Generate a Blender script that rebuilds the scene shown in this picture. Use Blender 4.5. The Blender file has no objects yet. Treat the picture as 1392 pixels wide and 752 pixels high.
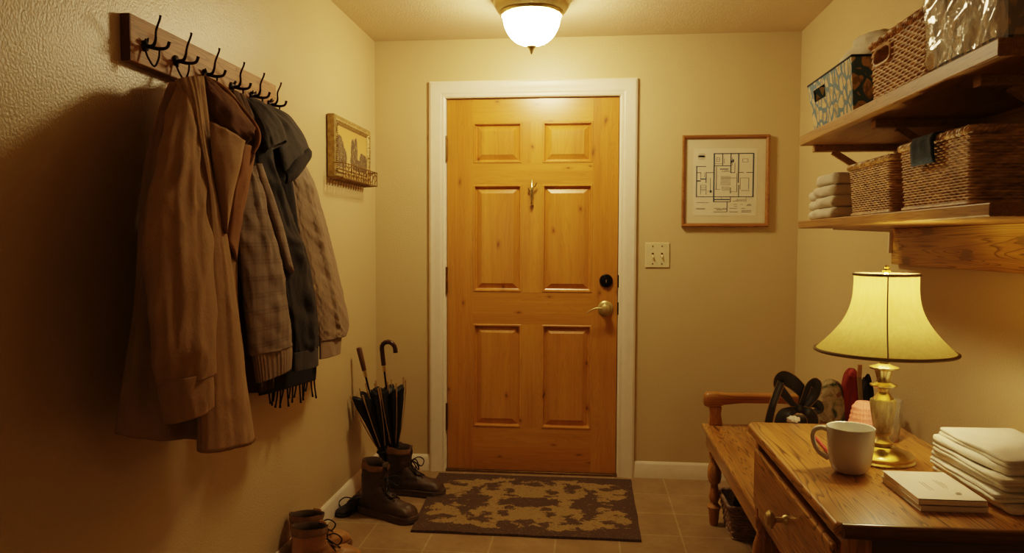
import bpy, bmesh, math, random
from math import sin, cos, pi, radians, sqrt, hypot
from mathutils import Vector, Matrix, noise
random.seed(7)
SC = bpy.context.scene
COL = SC.collection
V = Vector

# ------------------------------------------------------------------ camera
F, YAW, PIT, ROL = 1024.4, .1013, .0466, .0033
CAM = V((1.166, -4.0517, 1.2662))
W, H, YB = 2.2458, 2.3483, -5.6          # room width, height, rear end
fw = V((-sin(YAW), cos(YAW), 0)); rt = V((cos(YAW), sin(YAW), 0)); up = V((0, 0, 1))
f2 = fw * cos(PIT) - up * sin(PIT); u2 = up * cos(PIT) + fw * sin(PIT)
RR = rt * cos(ROL) + u2 * sin(ROL); UU = u2 * cos(ROL) - rt * sin(ROL)
cd = bpy.data.cameras.new('camera'); cam = bpy.data.objects.new('camera', cd); COL.objects.link(cam)
cd.sensor_width = 36; cd.lens = 36 * F / 1392; cd.clip_start = .02
m = Matrix((RR, UU, -f2)).transposed().to_4x4(); m.translation = CAM
cam.matrix_world = m
SC.camera = cam


def on(ax, val, u, v):                    # where the sight line of a photo point meets the plane axis=val
    d = f2 + RR * ((u - 696) / F) + UU * ((376 - v) / F)
    return CAM + d * ((val - CAM[ax]) / d[ax])


def X(val, u, v): return on(0, val, u, v)
def Y(val, u, v): return on(1, val, u, v)
def Z(val, u, v): return on(2, val, u, v)


# ------------------------------------------------------------------ materials
def newmat(name):
    mt = bpy.data.materials.new(name); mt.use_nodes = True
    nt = mt.node_tree; b = nt.nodes['Principled BSDF']
    return mt, nt, b


def N(nt, t, **k):
    n = nt.nodes.new(t)
    for a, v in k.items():
        if a in n.inputs.keys() if hasattr(n.inputs, 'keys') else False: n.inputs[a].default_value = v
        else: setattr(n, a, v)
    return n


def inp(n, **k):
    for a, v in k.items(): n.inputs[a.replace('_', ' ')].default_value = v
    return n


def L(nt, a, b): nt.links.new(a, b)


def rgb(c): return (c[0], c[1], c[2], 1)


def coords(nt, scale=(1, 1, 1), loc=(0, 0, 0)):
    tc = nt.nodes.new('ShaderNodeTexCoord'); mp = nt.nodes.new('ShaderNodeMapping')
    mp.inputs['Scale'].default_value = scale; mp.inputs['Location'].default_value = loc
    L(nt, tc.outputs['Object'], mp.inputs['Vector']); return mp.outputs['Vector']


def ramp(nt, fac, stops):
    r = nt.nodes.new('ShaderNodeValToRGB')
    while len(r.color_ramp.elements) < len(stops): r.color_ramp.elements.new(.5)
    for e, (p, c) in zip(r.color_ramp.elements, stops):
        e.position = p; e.color = rgb(c)
    L(nt, fac, r.inputs['Fac']); return r.outputs['Color']


def tex_noise(nt, vec, scale, detail=4, rough=.55, dist=0):
    n = nt.nodes.new('ShaderNodeTexNoise'); inp(n, Scale=scale, Detail=detail, Roughness=rough, Distortion=dist)
    L(nt, vec, n.inputs['Vector']); return n.outputs['Fac']


def bump(nt, b, fac, strength=.3, dist=.002, prev=None):
    n = nt.nodes.new('ShaderNodeBump'); inp(n, Strength=strength, Distance=dist)
    L(nt, fac, n.inputs['Height'])
    if prev is not None: L(nt, prev.outputs['Normal'], n.inputs['Normal'])
    L(nt, n.outputs['Normal'], b.inputs['Normal']); return n


def mixc(nt, fac, a, b, mode='MIX'):
    n = nt.nodes.new('ShaderNodeMix'); n.data_type = 'RGBA'; n.blend_type = mode
    for i, s in ((0, fac), (6, a), (7, b)):
        if isinstance(s, (int, float)): n.inputs[i].default_value = s
        elif isinstance(s, tuple): n.inputs[i].default_value = rgb(s)
        else: L(nt, s, n.inputs[i])
    return n.outputs[2]


def mul(nt, a, k, op='MULTIPLY'):
    n = nt.nodes.new('ShaderNodeMath'); n.operation = op
    for i, s in ((0, a), (1, k)):
        if isinstance(s, (int, float)): n.inputs[i].default_value = s
        else: L(nt, s, n.inputs[i])
    return n.outputs[0]


def plain(name, c, rough=.5, metal=0, var=.12, scale=25, bumpk=0, bscale=200, sheen=0, spec=.5):
    mt, nt, b = newmat(name)
    v = coords(nt)
    f = tex_noise(nt, v, scale)
    L(nt, ramp(nt, f, [(.25, tuple(x * (1 - var) for x in c)), (.75, tuple(min(1, x * (1 + var)) for x in c))]), b.inputs['Base Color'])
    inp(b, Roughness=rough, Metallic=metal); b.inputs['Specular IOR Level'].default_value = spec
    if sheen: b.inputs['Sheen Weight'].default_value = sheen
    if bumpk: bump(nt, b, tex_noise(nt, v, bscale, 3), bumpk, .002)
    return mt


def cloth(name, c, weave=900, rough=.9, var=.2, sheen=.25, bumpk=.5, spec=.2, wrinkle=0):
    mt, nt, b = newmat(name)
    v = coords(nt)
    big = tex_noise(nt, v, 9, 5); fine = tex_noise(nt, v, 330, 3)
    c0 = ramp(nt, big, [(.25, tuple(x * (1 - var) for x in c)), (.75, tuple(x * (1 + var) for x in c))])
    L(nt, mixc(nt, .35, c0, ramp(nt, fine, [(.3, tuple(x * .7 for x in c)), (.7, tuple(x * 1.2 for x in c))])), b.inputs['Base Color'])
    inp(b, Roughness=rough); b.inputs['Sheen Weight'].default_value = sheen * .12; b.inputs['Specular IOR Level'].default_value = spec
    p = None
    if wrinkle:
        n_ = nt.nodes.new('ShaderNodeTexNoise'); n_.noise_type = 'RIDGED_MULTIFRACTAL'; inp(n_, Scale=7., Detail=3, Roughness=.5, Distortion=.9)
        L(nt, coords(nt, (1, 1, .75)), n_.inputs['Vector']); p = bump(nt, b, n_.outputs['Fac'], wrinkle, .012)
    p = bump(nt, b, tex_noise(nt, v, 60, 4), .4, .004, p)
    bump(nt, b, tex_noise(nt, v, weave, 2), bumpk, .001, p)
    return mt


def wood(name, dark, mid, light, axis=2, scale=1., rough=.35, streak=.5, knots=0, coat=.0, wav=7, off=(0, 0, 0), fibk=.5, kax='x', kscale=1.):
    mt, nt, b = newmat(name)
    s = [scale * wav] * 3; s[axis] = scale * .55
    v = coords(nt, tuple(s), off)
    f = tex_noise(nt, v, 1.0, 5, .6, 1.2)
    s2 = [scale * 110] * 3; s2[axis] = scale * 2.2
    fib = tex_noise(nt, coords(nt, tuple(s2), off), 1.0, 4, .6)
    s3 = [scale * 16] * 3; s3[axis] = scale * .9
    wv = nt.nodes.new('ShaderNodeTexNoise'); inp(wv, Scale=1.0, Detail=2, Distortion=.6); L(nt, coords(nt, tuple(s3), (3, 1, 2)), wv.inputs['Vector'])
    rings = mul(nt, mul(nt, mul(nt, wv.outputs['Fac'], 22), 1, 'FRACT'), 1)
    ringc = ramp(nt, rings, [(0, (1, 1, 1)), (.62, (.93, .9, .86)), (.9, (1 - streak, 1 - streak * 1.08, 1 - min(.95, streak * 1.2))), (1, (1, 1, 1))])
    c = ramp(nt, f, [(.28, dark), (.5, mid), (.74, light)])
    c = mixc(nt, .85, c, ringc, 'MULTIPLY')
    c = mixc(nt, fibk, c, ramp(nt, fib, [(.32, (.55, .5, .45)), (.6, (1, 1, 1))]), 'MULTIPLY')
    if knots:
        sp = nt.nodes.new('ShaderNodeSeparateXYZ'); L(nt, coords(nt), sp.inputs[0])
        cb_ = nt.nodes.new('ShaderNodeCombineXYZ'); hx_ = {'x': 0, 'y': 1}[kax]
        ka, kb = (4.6, 2.4) if axis == 2 else (2.6, 6.5)
        wob = mul(nt, tex_noise(nt, coords(nt), 9, 2), .16)
        L(nt, mul(nt, mul(nt, sp.outputs[hx_], ka * kscale), wob, 'ADD'), cb_.inputs[0]); L(nt, mul(nt, mul(nt, sp.outputs[2], kb * kscale), wob, 'ADD'), cb_.inputs[1])
        vo = nt.nodes.new('ShaderNodeTexVoronoi'); vo.voronoi_dimensions = '2D'; inp(vo, Scale=1.0, Randomness=1.0); L(nt, cb_.outputs[0], vo.inputs['Vector'])
        k = ramp(nt, vo.outputs['Distance'], [(0, (0, 0, 0)), (.045 * knots, (.15, .15, .15)), (.075 * knots, (1, 1, 1))])
        halo = ramp(nt, vo.outputs['Distance'], [(.08 * knots, (.82, .74, .62)), (.20 * knots, (1, 1, 1))])
        c = mixc(nt, 1., c, halo, 'MULTIPLY')
        c = mixc(nt, k, tuple(x * .42 for x in dark), c)
    L(nt, c, b.inputs['Base Color'])
    inp(b, Roughness=rough); b.inputs['Coat Weight'].default_value = min(1, coat * 1.5); b.inputs['Coat Roughness'].default_value = .27 if coat > .5 else .14
    bump(nt, b, fib, .12, .0008)
    return mt


M = {}
# painted walls with orange-peel texture
def paint(name, c, bscale, bk, rough=.5):
    mt, nt, b = newmat(name); v = coords(nt)
    L(nt, ramp(nt, tex_noise(nt, v, 2.2, 3), [(.3, tuple(x * .96 for x in c)), (.7, c)]), b.inputs['Base Color'])
    inp(b, Roughness=rough)
    bump(nt, b, tex_noise(nt, v, bscale, 3, .5), bk, .004)
    return mt
M['wall'] = paint('wall_paint', (.60, .48, .275), 150, .34, .36)
M['ceil'] = paint('ceiling_texture', (.70, .58, .40), 120, .5, .8)
M['trim'] = plain('trim_paint', (.80, .72, .60), .35, var=.04)
M['pine_v'] = wood('pine_vertical', (.46, .205, .030), (.55, .265, .040), (.63, .33, .056), 2, 1, .3, .16, .42, .6, fibk=.22)
M['pine_h'] = wood('pine_horizontal', (.46, .205, .030), (.55, .265, .040), (.63, .33, .056), 0, 1, .3, .16, .42, .6, fibk=.22, off=(.4, .2, 1.1))
M['oak_y'] = wood('oak_long', (.30, .14, .03), (.47, .24, .052), (.57, .31, .078), 1, 1, .33, .95, 0, .25, wav=9)
M['oak_x'] = wood('oak_cross', (.33, .15, .032), (.45, .22, .05), (.54, .29, .072), 0, 1, .33, .55, 0, .2)
M['oak_z'] = wood('oak_upright', (.33, .15, .032), (.45, .22, .05), (.54, .29, .072), 2, 1, .35, .5, 0, .2)
M['oak_shaded'] = wood('oak_shaded_end', (.10, .042, .014), (.15, .065, .02), (.2, .09, .03), 0, 1, .3, .5, 0, .3)  # same oak for the desk's unlit near end, shade put into the colour
M['shelf'] = wood('stained_shelf', (.29, .155, .038), (.41, .23, .06), (.50, .295, .085), 1, 1, .45, .45, .5)
M['knotty'] = wood('knotty_pine', (.48, .27, .045), (.64, .38, .07), (.72, .46, .11), 1, 1.1, .38, .75, 2.3, .15, wav=11, kax='y', kscale=1.5)
M['rack'] = wood('rack_board', (.36, .17, .05), (.48, .25, .085), (.58, .32, .12), 1, 1, .6, .5, 0, .0)
M['rack_end'] = plain('rack_end_grain', (.13, .05, .02), .6)
M['brass'] = plain('polished_brass', (.62, .53, .27), .24, 1, .1)
M['brass_old'] = plain('antique_brass', (.55, .44, .20), .36, .7, .25, 18)
M['brass_dark'] = plain('aged_brass', (.26, .17, .07), .38, 1, .3, 30)
M['iron'] = plain('wrought_iron', (.035, .025, .02), .45, .7, .3, 60, .4, 300)
M['black'] = plain('black_metal', (.02, .018, .016), .3, .8, .2)
M['cream'] = plain('cream_plastic', (.66, .58, .36), .4, 0, .04)
M['gold'] = plain('gilt_frame', (.42, .31, .13), .45, .5, .4, 60, .7, 160)
M['gilt_dark'] = plain('gilt_frame_side', (.16, .09, .03), .5, .2, .3, 40)
M['frame_wood'] = wood('picture_frame_wood', (.26, .11, .03), (.36, .17, .045), (.43, .22, .06), 0, 1.4, .35, .35, 0, .2)
M['mat_board'] = plain('mat_board', (.66, .58, .42), .9, 0, .03)
M['paper'] = plain('plan_paper', (.72, .66, .52), .9, 0, .03)
M['ink'] = plain('plan_ink', (.07, .105, .15), .8, 0, .2, 200)
M['ink_grey'] = plain('plan_grey_wash', (.5, .47, .38), .9, 0, .15, 90)
M['white_cloth'] = cloth('white_cotton', (.74, .70, .62), 500, .95, .05, .15, .4)
M['terry'] = cloth('white_terry', (.70, .65, .54), 420, .95, .06, .3, .9)
M['page'] = plain('book_pages', (.72, .66, .58), .9, 0, .06, 120)
M['cover'] = plain('book_cover', (.80, .73, .63), .55, 0, .03)
M['print_ink'] = plain('faint_print', (.34, .27, .21), .8)
M['mug'] = plain('mug_glaze', (.60, .57, .52), .16, 0, .02)
M['mug_in'] = plain('mug_inside', (.66, .65, .60), .2, 0, .02)
M['pink'] = cloth('coral_knit', (.95, .40, .28), 260, .9, .12, .3, 1.2)
M['satin'] = plain('black_satin', (.034, .031, .028), .42, 0, .3, 30, .15, 80)
M['gold_piping'] = plain('gold_piping', (.35, .24, .10), .4, .6)
M['red'] = cloth('red_fabric', (.24, .03, .018), 400, .7, .3, .3, .5)
M['pinkish'] = cloth('pink_red_fabric', (.42, .07, .06), 400, .7, .2)
M['olive'] = plain('olive_stick', (.20, .15, .05), .5)
M['mustard'] = cloth('mustard_wool', (.32, .21, .07), 300, .9, .3)
M['dark_cloth'] = cloth('dark_wool', (.02, .017, .014), 400, .95, .3, .2)
M['blue_tag'] = cloth('navy_felt', (.035, .05, .075), 400, .9, .2)
M['blue_cloth'] = cloth('slate_blue_cloth', (.06, .075, .10), 300, .9, .3)
M['leather_dark'] = plain('dark_brown_leather', (.062, .036, .019), .52, 0, .5, 14, .4, 120)
M['leather_cuff'] = plain('worn_leather_band', (.25, .155, .075), .6, 0, .35, 30, .3, 160)
M['sole_dark'] = plain('dark_rubber_sole', (.085, .055, .034), .7, 0, .3, 40)
M['leather_tan'] = plain('tan_leather', (.36, .195, .07), .42, 0, .4, 12, .35, 110)
M['sole_tan'] = plain('tan_rubber_sole', (.20, .11, .045), .65, 0, .25, 40)
M['suede'] = plain('black_suede', (.022, .017, .014), .85, 0, .4, 20, .5, 150)
M['lace'] = plain('dark_lace', (.02, .014, .01), .8)
M['inside'] = plain('boot_lining', (.07, .042, .022), .9)
M['canvas'] = cloth('tan_canvas', (.36, .235, .115), 700, .85, .14, .35, .6, wrinkle=.9)
M['cord'] = cloth('brown_corduroy', (.16, .075, .025), 500, .9, .25, .5, .8)
M['cord_lt'] = cloth('light_brown_corduroy', (.27, .13, .04), 500, .85, .25, .5, .8)
M['lining'] = cloth('brown_lining', (.085, .045, .02), 500, .8, .3, .3)
M['denim'] = cloth('charcoal_denim', (.030, .026, .024), 700, .85, .25, .4, .6, wrinkle=.8)
M['denim_lt'] = cloth('blue_grey_denim', (.052, .048, .047), 700, .85, .3, .5, .6, wrinkle=.8)
M['quilt'] = cloth('mauve_beige_quilt', (.27, .20, .135), 600, .7, .12, .5, .4, wrinkle=.5)
M['scarf'] = cloth('black_scarf', (.013, .011, .010), 300, .95, .3, .3)
M['ub_black'] = plain('umbrella_fabric', (.012, .011, .012), .5, 0, .3, 20)
M['ub_handle'] = plain('umbrella_handle', (.045, .018, .012), .22, 0, .3, 20)
M['ub_tip'] = plain('umbrella_rib_tips', (.50, .36, .18), .35, .5, .2)
M['ub_wood'] = plain('umbrella_wood_handle', (.10, .045, .02), .4, 0, .3, 20)


def plaid():
    mt, nt, b = newmat('beige_plaid_wool'); v = coords(nt)
    c = (.23, .175, .13)
    f = tex_noise(nt, v, 12, 4)
    base = ramp(nt, f, [(.3, tuple(x * .8 for x in c)), (.7, tuple(x * 1.2 for x in c))])
    sp = nt.nodes.new('ShaderNodeSeparateXYZ'); L(nt, v, sp.inputs[0])
    def bands(o, k, ph=0):
        s = mul(nt, mul(nt, mul(nt, o, k), ph, 'ADD'), 1, 'SINE')
        return ramp(nt, s, [(.45, (1, 1, 1)), (.8, (.78, .75, .72)), (.95, (.93, .9, .86))])
    c1 = mixc(nt, 1., base, bands(sp.outputs[2], 130), 'MULTIPLY')
    xy = mul(nt, sp.outputs[0], sp.outputs[1], 'ADD')
    c2 = mixc(nt, 1., c1, bands(xy, 150, 1.0), 'MULTIPLY')
    L(nt, c2, b.inputs['Base Color']); inp(b, Roughness=.9); b.inputs['Sheen Weight'].default_value = .03
    bump(nt, b, tex_noise(nt, v, 300, 3), .6, .002)
    return mt
M['plaid'] = plaid()


def camo():
    mt, nt, b = newmat('camouflage_cloth'); v = coords(nt)
    f = tex_noise(nt, v, 22, 3, .6, .8); g = tex_noise(nt, coords(nt, (1, 1, 1), (5, 2, 1)), 30, 2)
    c = ramp(nt, f, [(.42, (.05, .055, .03)), (.44, (.17, .16, .07)), (.52, (.30, .24, .12)), (.60, (.42, .33, .19))])
    c = mixc(nt, ramp(nt, g, [(.60, (0, 0, 0)), (.62, (1, 1, 1))]), c, (.22, .10, .05))
    L(nt, c, b.inputs['Base Color']); inp(b, Roughness=.85)
    return mt
M['camo'] = camo()


def leafprint(name, ground, leaf, sc=26):
    mt, nt, b = newmat(name); v = coords(nt, (1, 1, .72))
    vo = nt.nodes.new('ShaderNodeTexVoronoi'); vo.feature = 'DISTANCE_TO_EDGE'; inp(vo, Scale=sc); 
    nz = nt.nodes.new('ShaderNodeTexNoise'); inp(nz, Scale=18., Detail=1)
    L(nt, v, nz.inputs['Vector'])
    add = nt.nodes.new('ShaderNodeVectorMath'); add.operation = 'MULTIPLY_ADD'; add.inputs[1].default_value = (.03, .03, .03)
    L(nt, nz.outputs['Color'], add.inputs[0]); L(nt, v, add.inputs[2]); L(nt, add.outputs[0], vo.inputs['Vector'])
    k = ramp(nt, vo.outputs['Distance'], [(.10, (0, 0, 0)), (.14, (1, 1, 1))])
    f = tex_noise(nt, v, 50, 2)
    lc = mixc(nt, ramp(nt, f, [(.52, (0, 0, 0)), (.56, (1, 1, 1))]), leaf, tuple(x * .6 for x in leaf))
    L(nt, mixc(nt, k, ground, lc), b.inputs['Base Color']); inp(b, Roughness=.7)
    bump(nt, b, tex_noise(nt, v, 400, 2), .3, .001)
    return mt
M['bin'] = leafprint('blue_leaf_print', (.09, .20, .30), (.66, .53, .29), 30)
M['bin2'] = leafprint('brown_leaf_print', (.06, .06, .065), (.30, .2, .09), 20)


def wicker(name, c1, c2, c3):
    mt, nt, b = newmat(name)
    f = tex_noise(nt, coords(nt, (26, 26, 150)), 1, 3, .6)
    g = tex_noise(nt, coords(nt, (1, 1, 1)), 16, 3)
    c = ramp(nt, f, [(.3, c1), (.5, c2), (.7, c3)])
    c = mixc(nt, .6, c, ramp(nt, g, [(.3, (.55, .5, .45)), (.65, (1, 1, 1))]), 'MULTIPLY')
    L(nt, c, b.inputs['Base Color']); inp(b, Roughness=.5)
    bump(nt, b, tex_noise(nt, coords(nt, (60, 60, 700)), 1, 2), .3, .001)
    return mt
M['wick'] = wicker('honey_wicker', (.24, .115, .03), (.54, .30, .09), (.78, .50, .19))
M['wick2'] = wicker('seagrass_wicker', (.27, .15, .05), (.56, .35, .13), (.80, .56, .26))
M['wick3'] = wicker('grey_brown_wicker', (.13, .08, .055), (.28, .19, .13), (.44, .31, .22))


def plastic():
    mt, nt, b = newmat('clear_crinkled_plastic'); v = coords(nt, (1, 1, .6))
    inp(b, Roughness=.08); b.inputs['Base Color'].default_value = (.85, .78, .62, 1)
    b.inputs['Specular IOR Level'].default_value = .9
    b.inputs['Coat Weight'].default_value = 1; b.inputs['Coat Roughness'].default_value = .05
    b.inputs['Alpha'].default_value = .34
    p = bump(nt, b, tex_noise(nt, v, 16, 2, .5, 1.5), .9, .012)
    bump(nt, b, tex_noise(nt, v, 60, 2, .5, 1.), .4, .004, p)
    return mt
M['plastic'] = plastic()


def emit(name, c, s):
    mt, nt, b = newmat(name); b.inputs['Base Color'].default_value = (.8, .75, .65, 1)
    b.inputs['Emission Color'].default_value = rgb(c); b.inputs['Emission Strength'].default_value = s
    return mt
M['dome'] = emit('glowing_frosted_glass', (1, .745, .40), 84)
M['bulb'] = emit('lamp_bulb', (1, .80, .46), 78)


def shade_mat():
    mt = bpy.data.materials.new('lampshade_fabric'); mt.use_nodes = True; nt = mt.node_tree
    nt.nodes.clear(); out = nt.nodes.new('ShaderNodeOutputMaterial')
    v = coords(nt, (60, 60, 6)); f = tex_noise(nt, v, 2, 3)
    d = nt.nodes.new('ShaderNodeBsdfDiffuse'); t = nt.nodes.new('ShaderNodeBsdfTranslucent'); mx = nt.nodes.new('ShaderNodeMixShader')
    c = ramp(nt, f, [(.3, (.58, .45, .13)), (.7, (.66, .53, .17))])
    L(nt, c, d.inputs[0]); L(nt, c, t.inputs[0]); mx.inputs[0].default_value = .21
    L(nt, d.outputs[0], mx.inputs[1]); L(nt, t.outputs[0], mx.inputs[2]); L(nt, mx.outputs[0], out.inputs[0])
    return mt
M['shade'] = shade_mat()
M['shade_trim'] = plain('lampshade_trim', (.22, .16, .07), .8)


def urnmat():
    mt, nt, b = newmat('mottled_stone_urn'); v = coords(nt, (1, 1, .3))
    f = tex_noise(nt, v, 45, 5, .65)
    L(nt, ramp(nt, f, [(.3, (.20, .16, .08)), (.5, (.46, .40, .25)), (.7, (.74, .68, .48))]), b.inputs['Base Color'])
    inp(b, Roughness=.28, Metallic=.15); return mt
M['urn'] = urnmat()


def glassmat():
    mt, nt, b = newmat('clear_cut_glass'); inp(b, Roughness=.06); b.inputs['Base Color'].default_value = (.95, .92, .82, 1)
    b.inputs['Transmission Weight'].default_value = .9; b.inputs['IOR'].default_value = 1.35
    bump(nt, b, tex_noise(nt, coords(nt, (1, 1, .1)), 120, 2), .4, .003); return mt
M['glass'] = glassmat()


def tiles():
    mt, nt, b = newmat('beige_floor_tile')
    v = coords(nt, (1, 1, 1), (.036, .27, 0))
    br = nt.nodes.new('ShaderNodeTexBrick'); br.offset = 0; br.squash = 1
    inp(br, Scale=1., Mortar_Size=.004, Mortar_Smooth=.3, Brick_Width=.268, Row_Height=.268)
    br.inputs['Color1'].default_value = rgb((.31, .215, .11)); br.inputs['Color2'].default_value = rgb((.35, .245, .13)); br.inputs['Mortar'].default_value = rgb((.45, .34, .2))
    L(nt, v, br.inputs['Vector'])
    f = tex_noise(nt, coords(nt), 7, 6, .6); g = tex_noise(nt, coords(nt), 40, 4)
    c = mixc(nt, .75, br.outputs['Color'], ramp(nt, f, [(.3, (.66, .62, .56)), (.65, (1.0, 1.0, 1.0))]), 'MULTIPLY')
    c = mixc(nt, .3, c, ramp(nt, g, [(.35, (.7, .66, .6)), (.6, (1, 1, 1))]), 'MULTIPLY')
    L(nt, c, b.inputs['Base Color']); inp(b, Roughness=.42)
    p = bump(nt, b, f, .15, .004)
    bump(nt, b, br.outputs['Fac'], -.5, .002, p)
    return mt
M['tile'] = tiles()


def rugmat(cx, cy, w, d):
    mt, nt, b = newmat('patterned_rug_pile')
    tc = nt.nodes.new('ShaderNodeTexCoord')
    nz = nt.nodes.new('ShaderNodeTexNoise'); inp(nz, Scale=20., Detail=5, Roughness=.75); L(nt, tc.outputs['Object'], nz.inputs['Vector'])
    ad = nt.nodes.new('ShaderNodeVectorMath'); ad.operation = 'MULTIPLY_ADD'; ad.inputs[1].default_value = (.16, .13, 0)
    L(nt, nz.outputs['Color'], ad.inputs[0]); L(nt, tc.outputs['Object'], ad.inputs[2])
    sb = nt.nodes.new('ShaderNodeVectorMath'); sb.operation = 'SUBTRACT'; sb.inputs[1].default_value = (.08, .065, 0)
    L(nt, ad.outputs[0], sb.inputs[0])
    ab = nt.nodes.new('ShaderNodeVectorMath'); ab.operation = 'ABSOLUTE'; L(nt, sb.outputs[0], ab.inputs[0])
    sp = nt.nodes.new('ShaderNodeSeparateXYZ'); L(nt, ab.outputs[0], sp.inputs[0])
    x, y = sp.outputs[0], sp.outputs[1]
    def blob(cx, cy, rx, ry):             # 1 inside a diamond-ish blob
        a = mul(nt, mul(nt, mul(nt, x, cx, 'SUBTRACT'), 0, 'ADD'), 1 / rx); a = mul(nt, a, 2, 'POWER')
        c = mul(nt, mul(nt, y, cy, 'SUBTRACT'), 1 / ry); c = mul(nt, c, 2, 'POWER')
        return mul(nt, mul(nt, a, c, 'ADD'), 1., 'LESS_THAN')
    tot = None
    for q in ((.0, .165, .20, .10), (.13, .10, .09, .055), (.20, .13, .06, .06), (.375, .215, .105, .085), (.41, .12, .05, .05), (.28, .29, .05, .03), (.31, .25, .06, .05)):
        bl = blob(*q); tot = bl if tot is None else mul(nt, tot, bl, 'MAXIMUM')
    mo = nt.nodes.new('ShaderNodeTexNoise'); inp(mo, Scale=9.5, Detail=2, Roughness=.5, Distortion=.3); L(nt, ab.outputs[0], mo.inputs['Vector'])
    edge = mul(nt, mul(nt, x, .455, 'LESS_THAN'), mul(nt, y, .345, 'LESS_THAN'))
    tot = mul(nt, tot, mul(nt, mul(nt, mo.outputs['Fac'], .56, 'GREATER_THAN'), edge), 'MAXIMUM')
    tot = mul(nt, tot, mul(nt, mo.outputs['Fac'], .37, 'GREATER_THAN'))
    inner = None
    for q in ((0, .0, .11, .065), (.37, .225, .04, .028), (.0, .25, .05, .02), (.19, .17, .03, .02), (.09, .09, .03, .02)):
        bl = blob(*q); inner = bl if inner is None else mul(nt, inner, bl, 'MAXIMUM')
    tot = mul(nt, tot, mul(nt, 1, inner, 'SUBTRACT'))
    pile = tex_noise(nt, tc.outputs['Object'], 260, 3, .6); sp2 = tex_noise(nt, tc.outputs['Object'], 60, 3, .6)
    dk = ramp(nt, pile, [(.3, (.055, .036, .026)), (.7, (.165, .115, .085))]); lt = ramp(nt, pile, [(.3, (.22, .15, .065)), (.7, (.46, .33, .15))])
    c = mixc(nt, tot, dk, lt)
    c = mixc(nt, ramp(nt, sp2, [(.58, (0, 0, 0)), (.66, (.8, .8, .8))]), c, (.19, .13, .075))
    L(nt, c, b.inputs['Base Color']); inp(b, Roughness=1.); b.inputs['Specular IOR Level'].default_value = .1
    bump(nt, b, pile, 1., .006)
    return mt


def painting():
    mt, nt, b = newmat('landscape_painting')
    tc = nt.nodes.new('ShaderNodeTexCoord'); v = tc.outputs['Object']
    sp = nt.nodes.new('ShaderNodeSeparateXYZ'); L(nt, v, sp.inputs[0])
    y, z = sp.outputs[1], sp.outputs[2]
    nz = tex_noise(nt, v, 42, 5, .7)
    sky = ramp(nt, mul(nt, mul(nt, z, 4.5), .5, 'ADD'), [(.05, (.62, .46, .20)), (.35, (.56, .40, .16)), (.6, (.60, .38, .12)), (.95, (.52, .33, .10))])
    def blob(cy, cz, ry, rz, kk=.9):
        a = mul(nt, mul(nt, mul(nt, y, cy, 'SUBTRACT'), 1 / ry), 2, 'POWER'); c = mul(nt, mul(nt, mul(nt, z, cz, 'SUBTRACT'), 1 / rz), 2, 'POWER')
        return mul(nt, mul(nt, mul(nt, a, c, 'ADD'), mul(nt, nz, kk), 'ADD'), 1.0 + kk * .5, 'LESS_THAN')
    t = None
    for q in ((-.19, -.02, .06, .075), (-.14, -.045, .05, .05), (.0, .0, .032, .062), (.045, .005, .028, .068), (.02, -.04, .06, .045), (.14, -.03, .035, .04), (.18, -.045, .06, .05), (.09, -.06, .06, .03)):
        bl = blob(*q); t = bl if t is None else mul(nt, t, bl, 'MAXIMUM')
    fo = ramp(nt, tex_noise(nt, v, 60, 4, .7), [(.35, (.035, .026, .02)), (.52, (.11, .08, .05)), (.62, (.30, .22, .11)), (.72, (.5, .38, .2))])
    L(nt, mixc(nt, t, sky, fo), b.inputs['Base Color']); inp(b, Roughness=.4)
    return mt
M['painting'] = painting()

# ------------------------------------------------------------------ mesh helpers
OFF = {}


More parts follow.
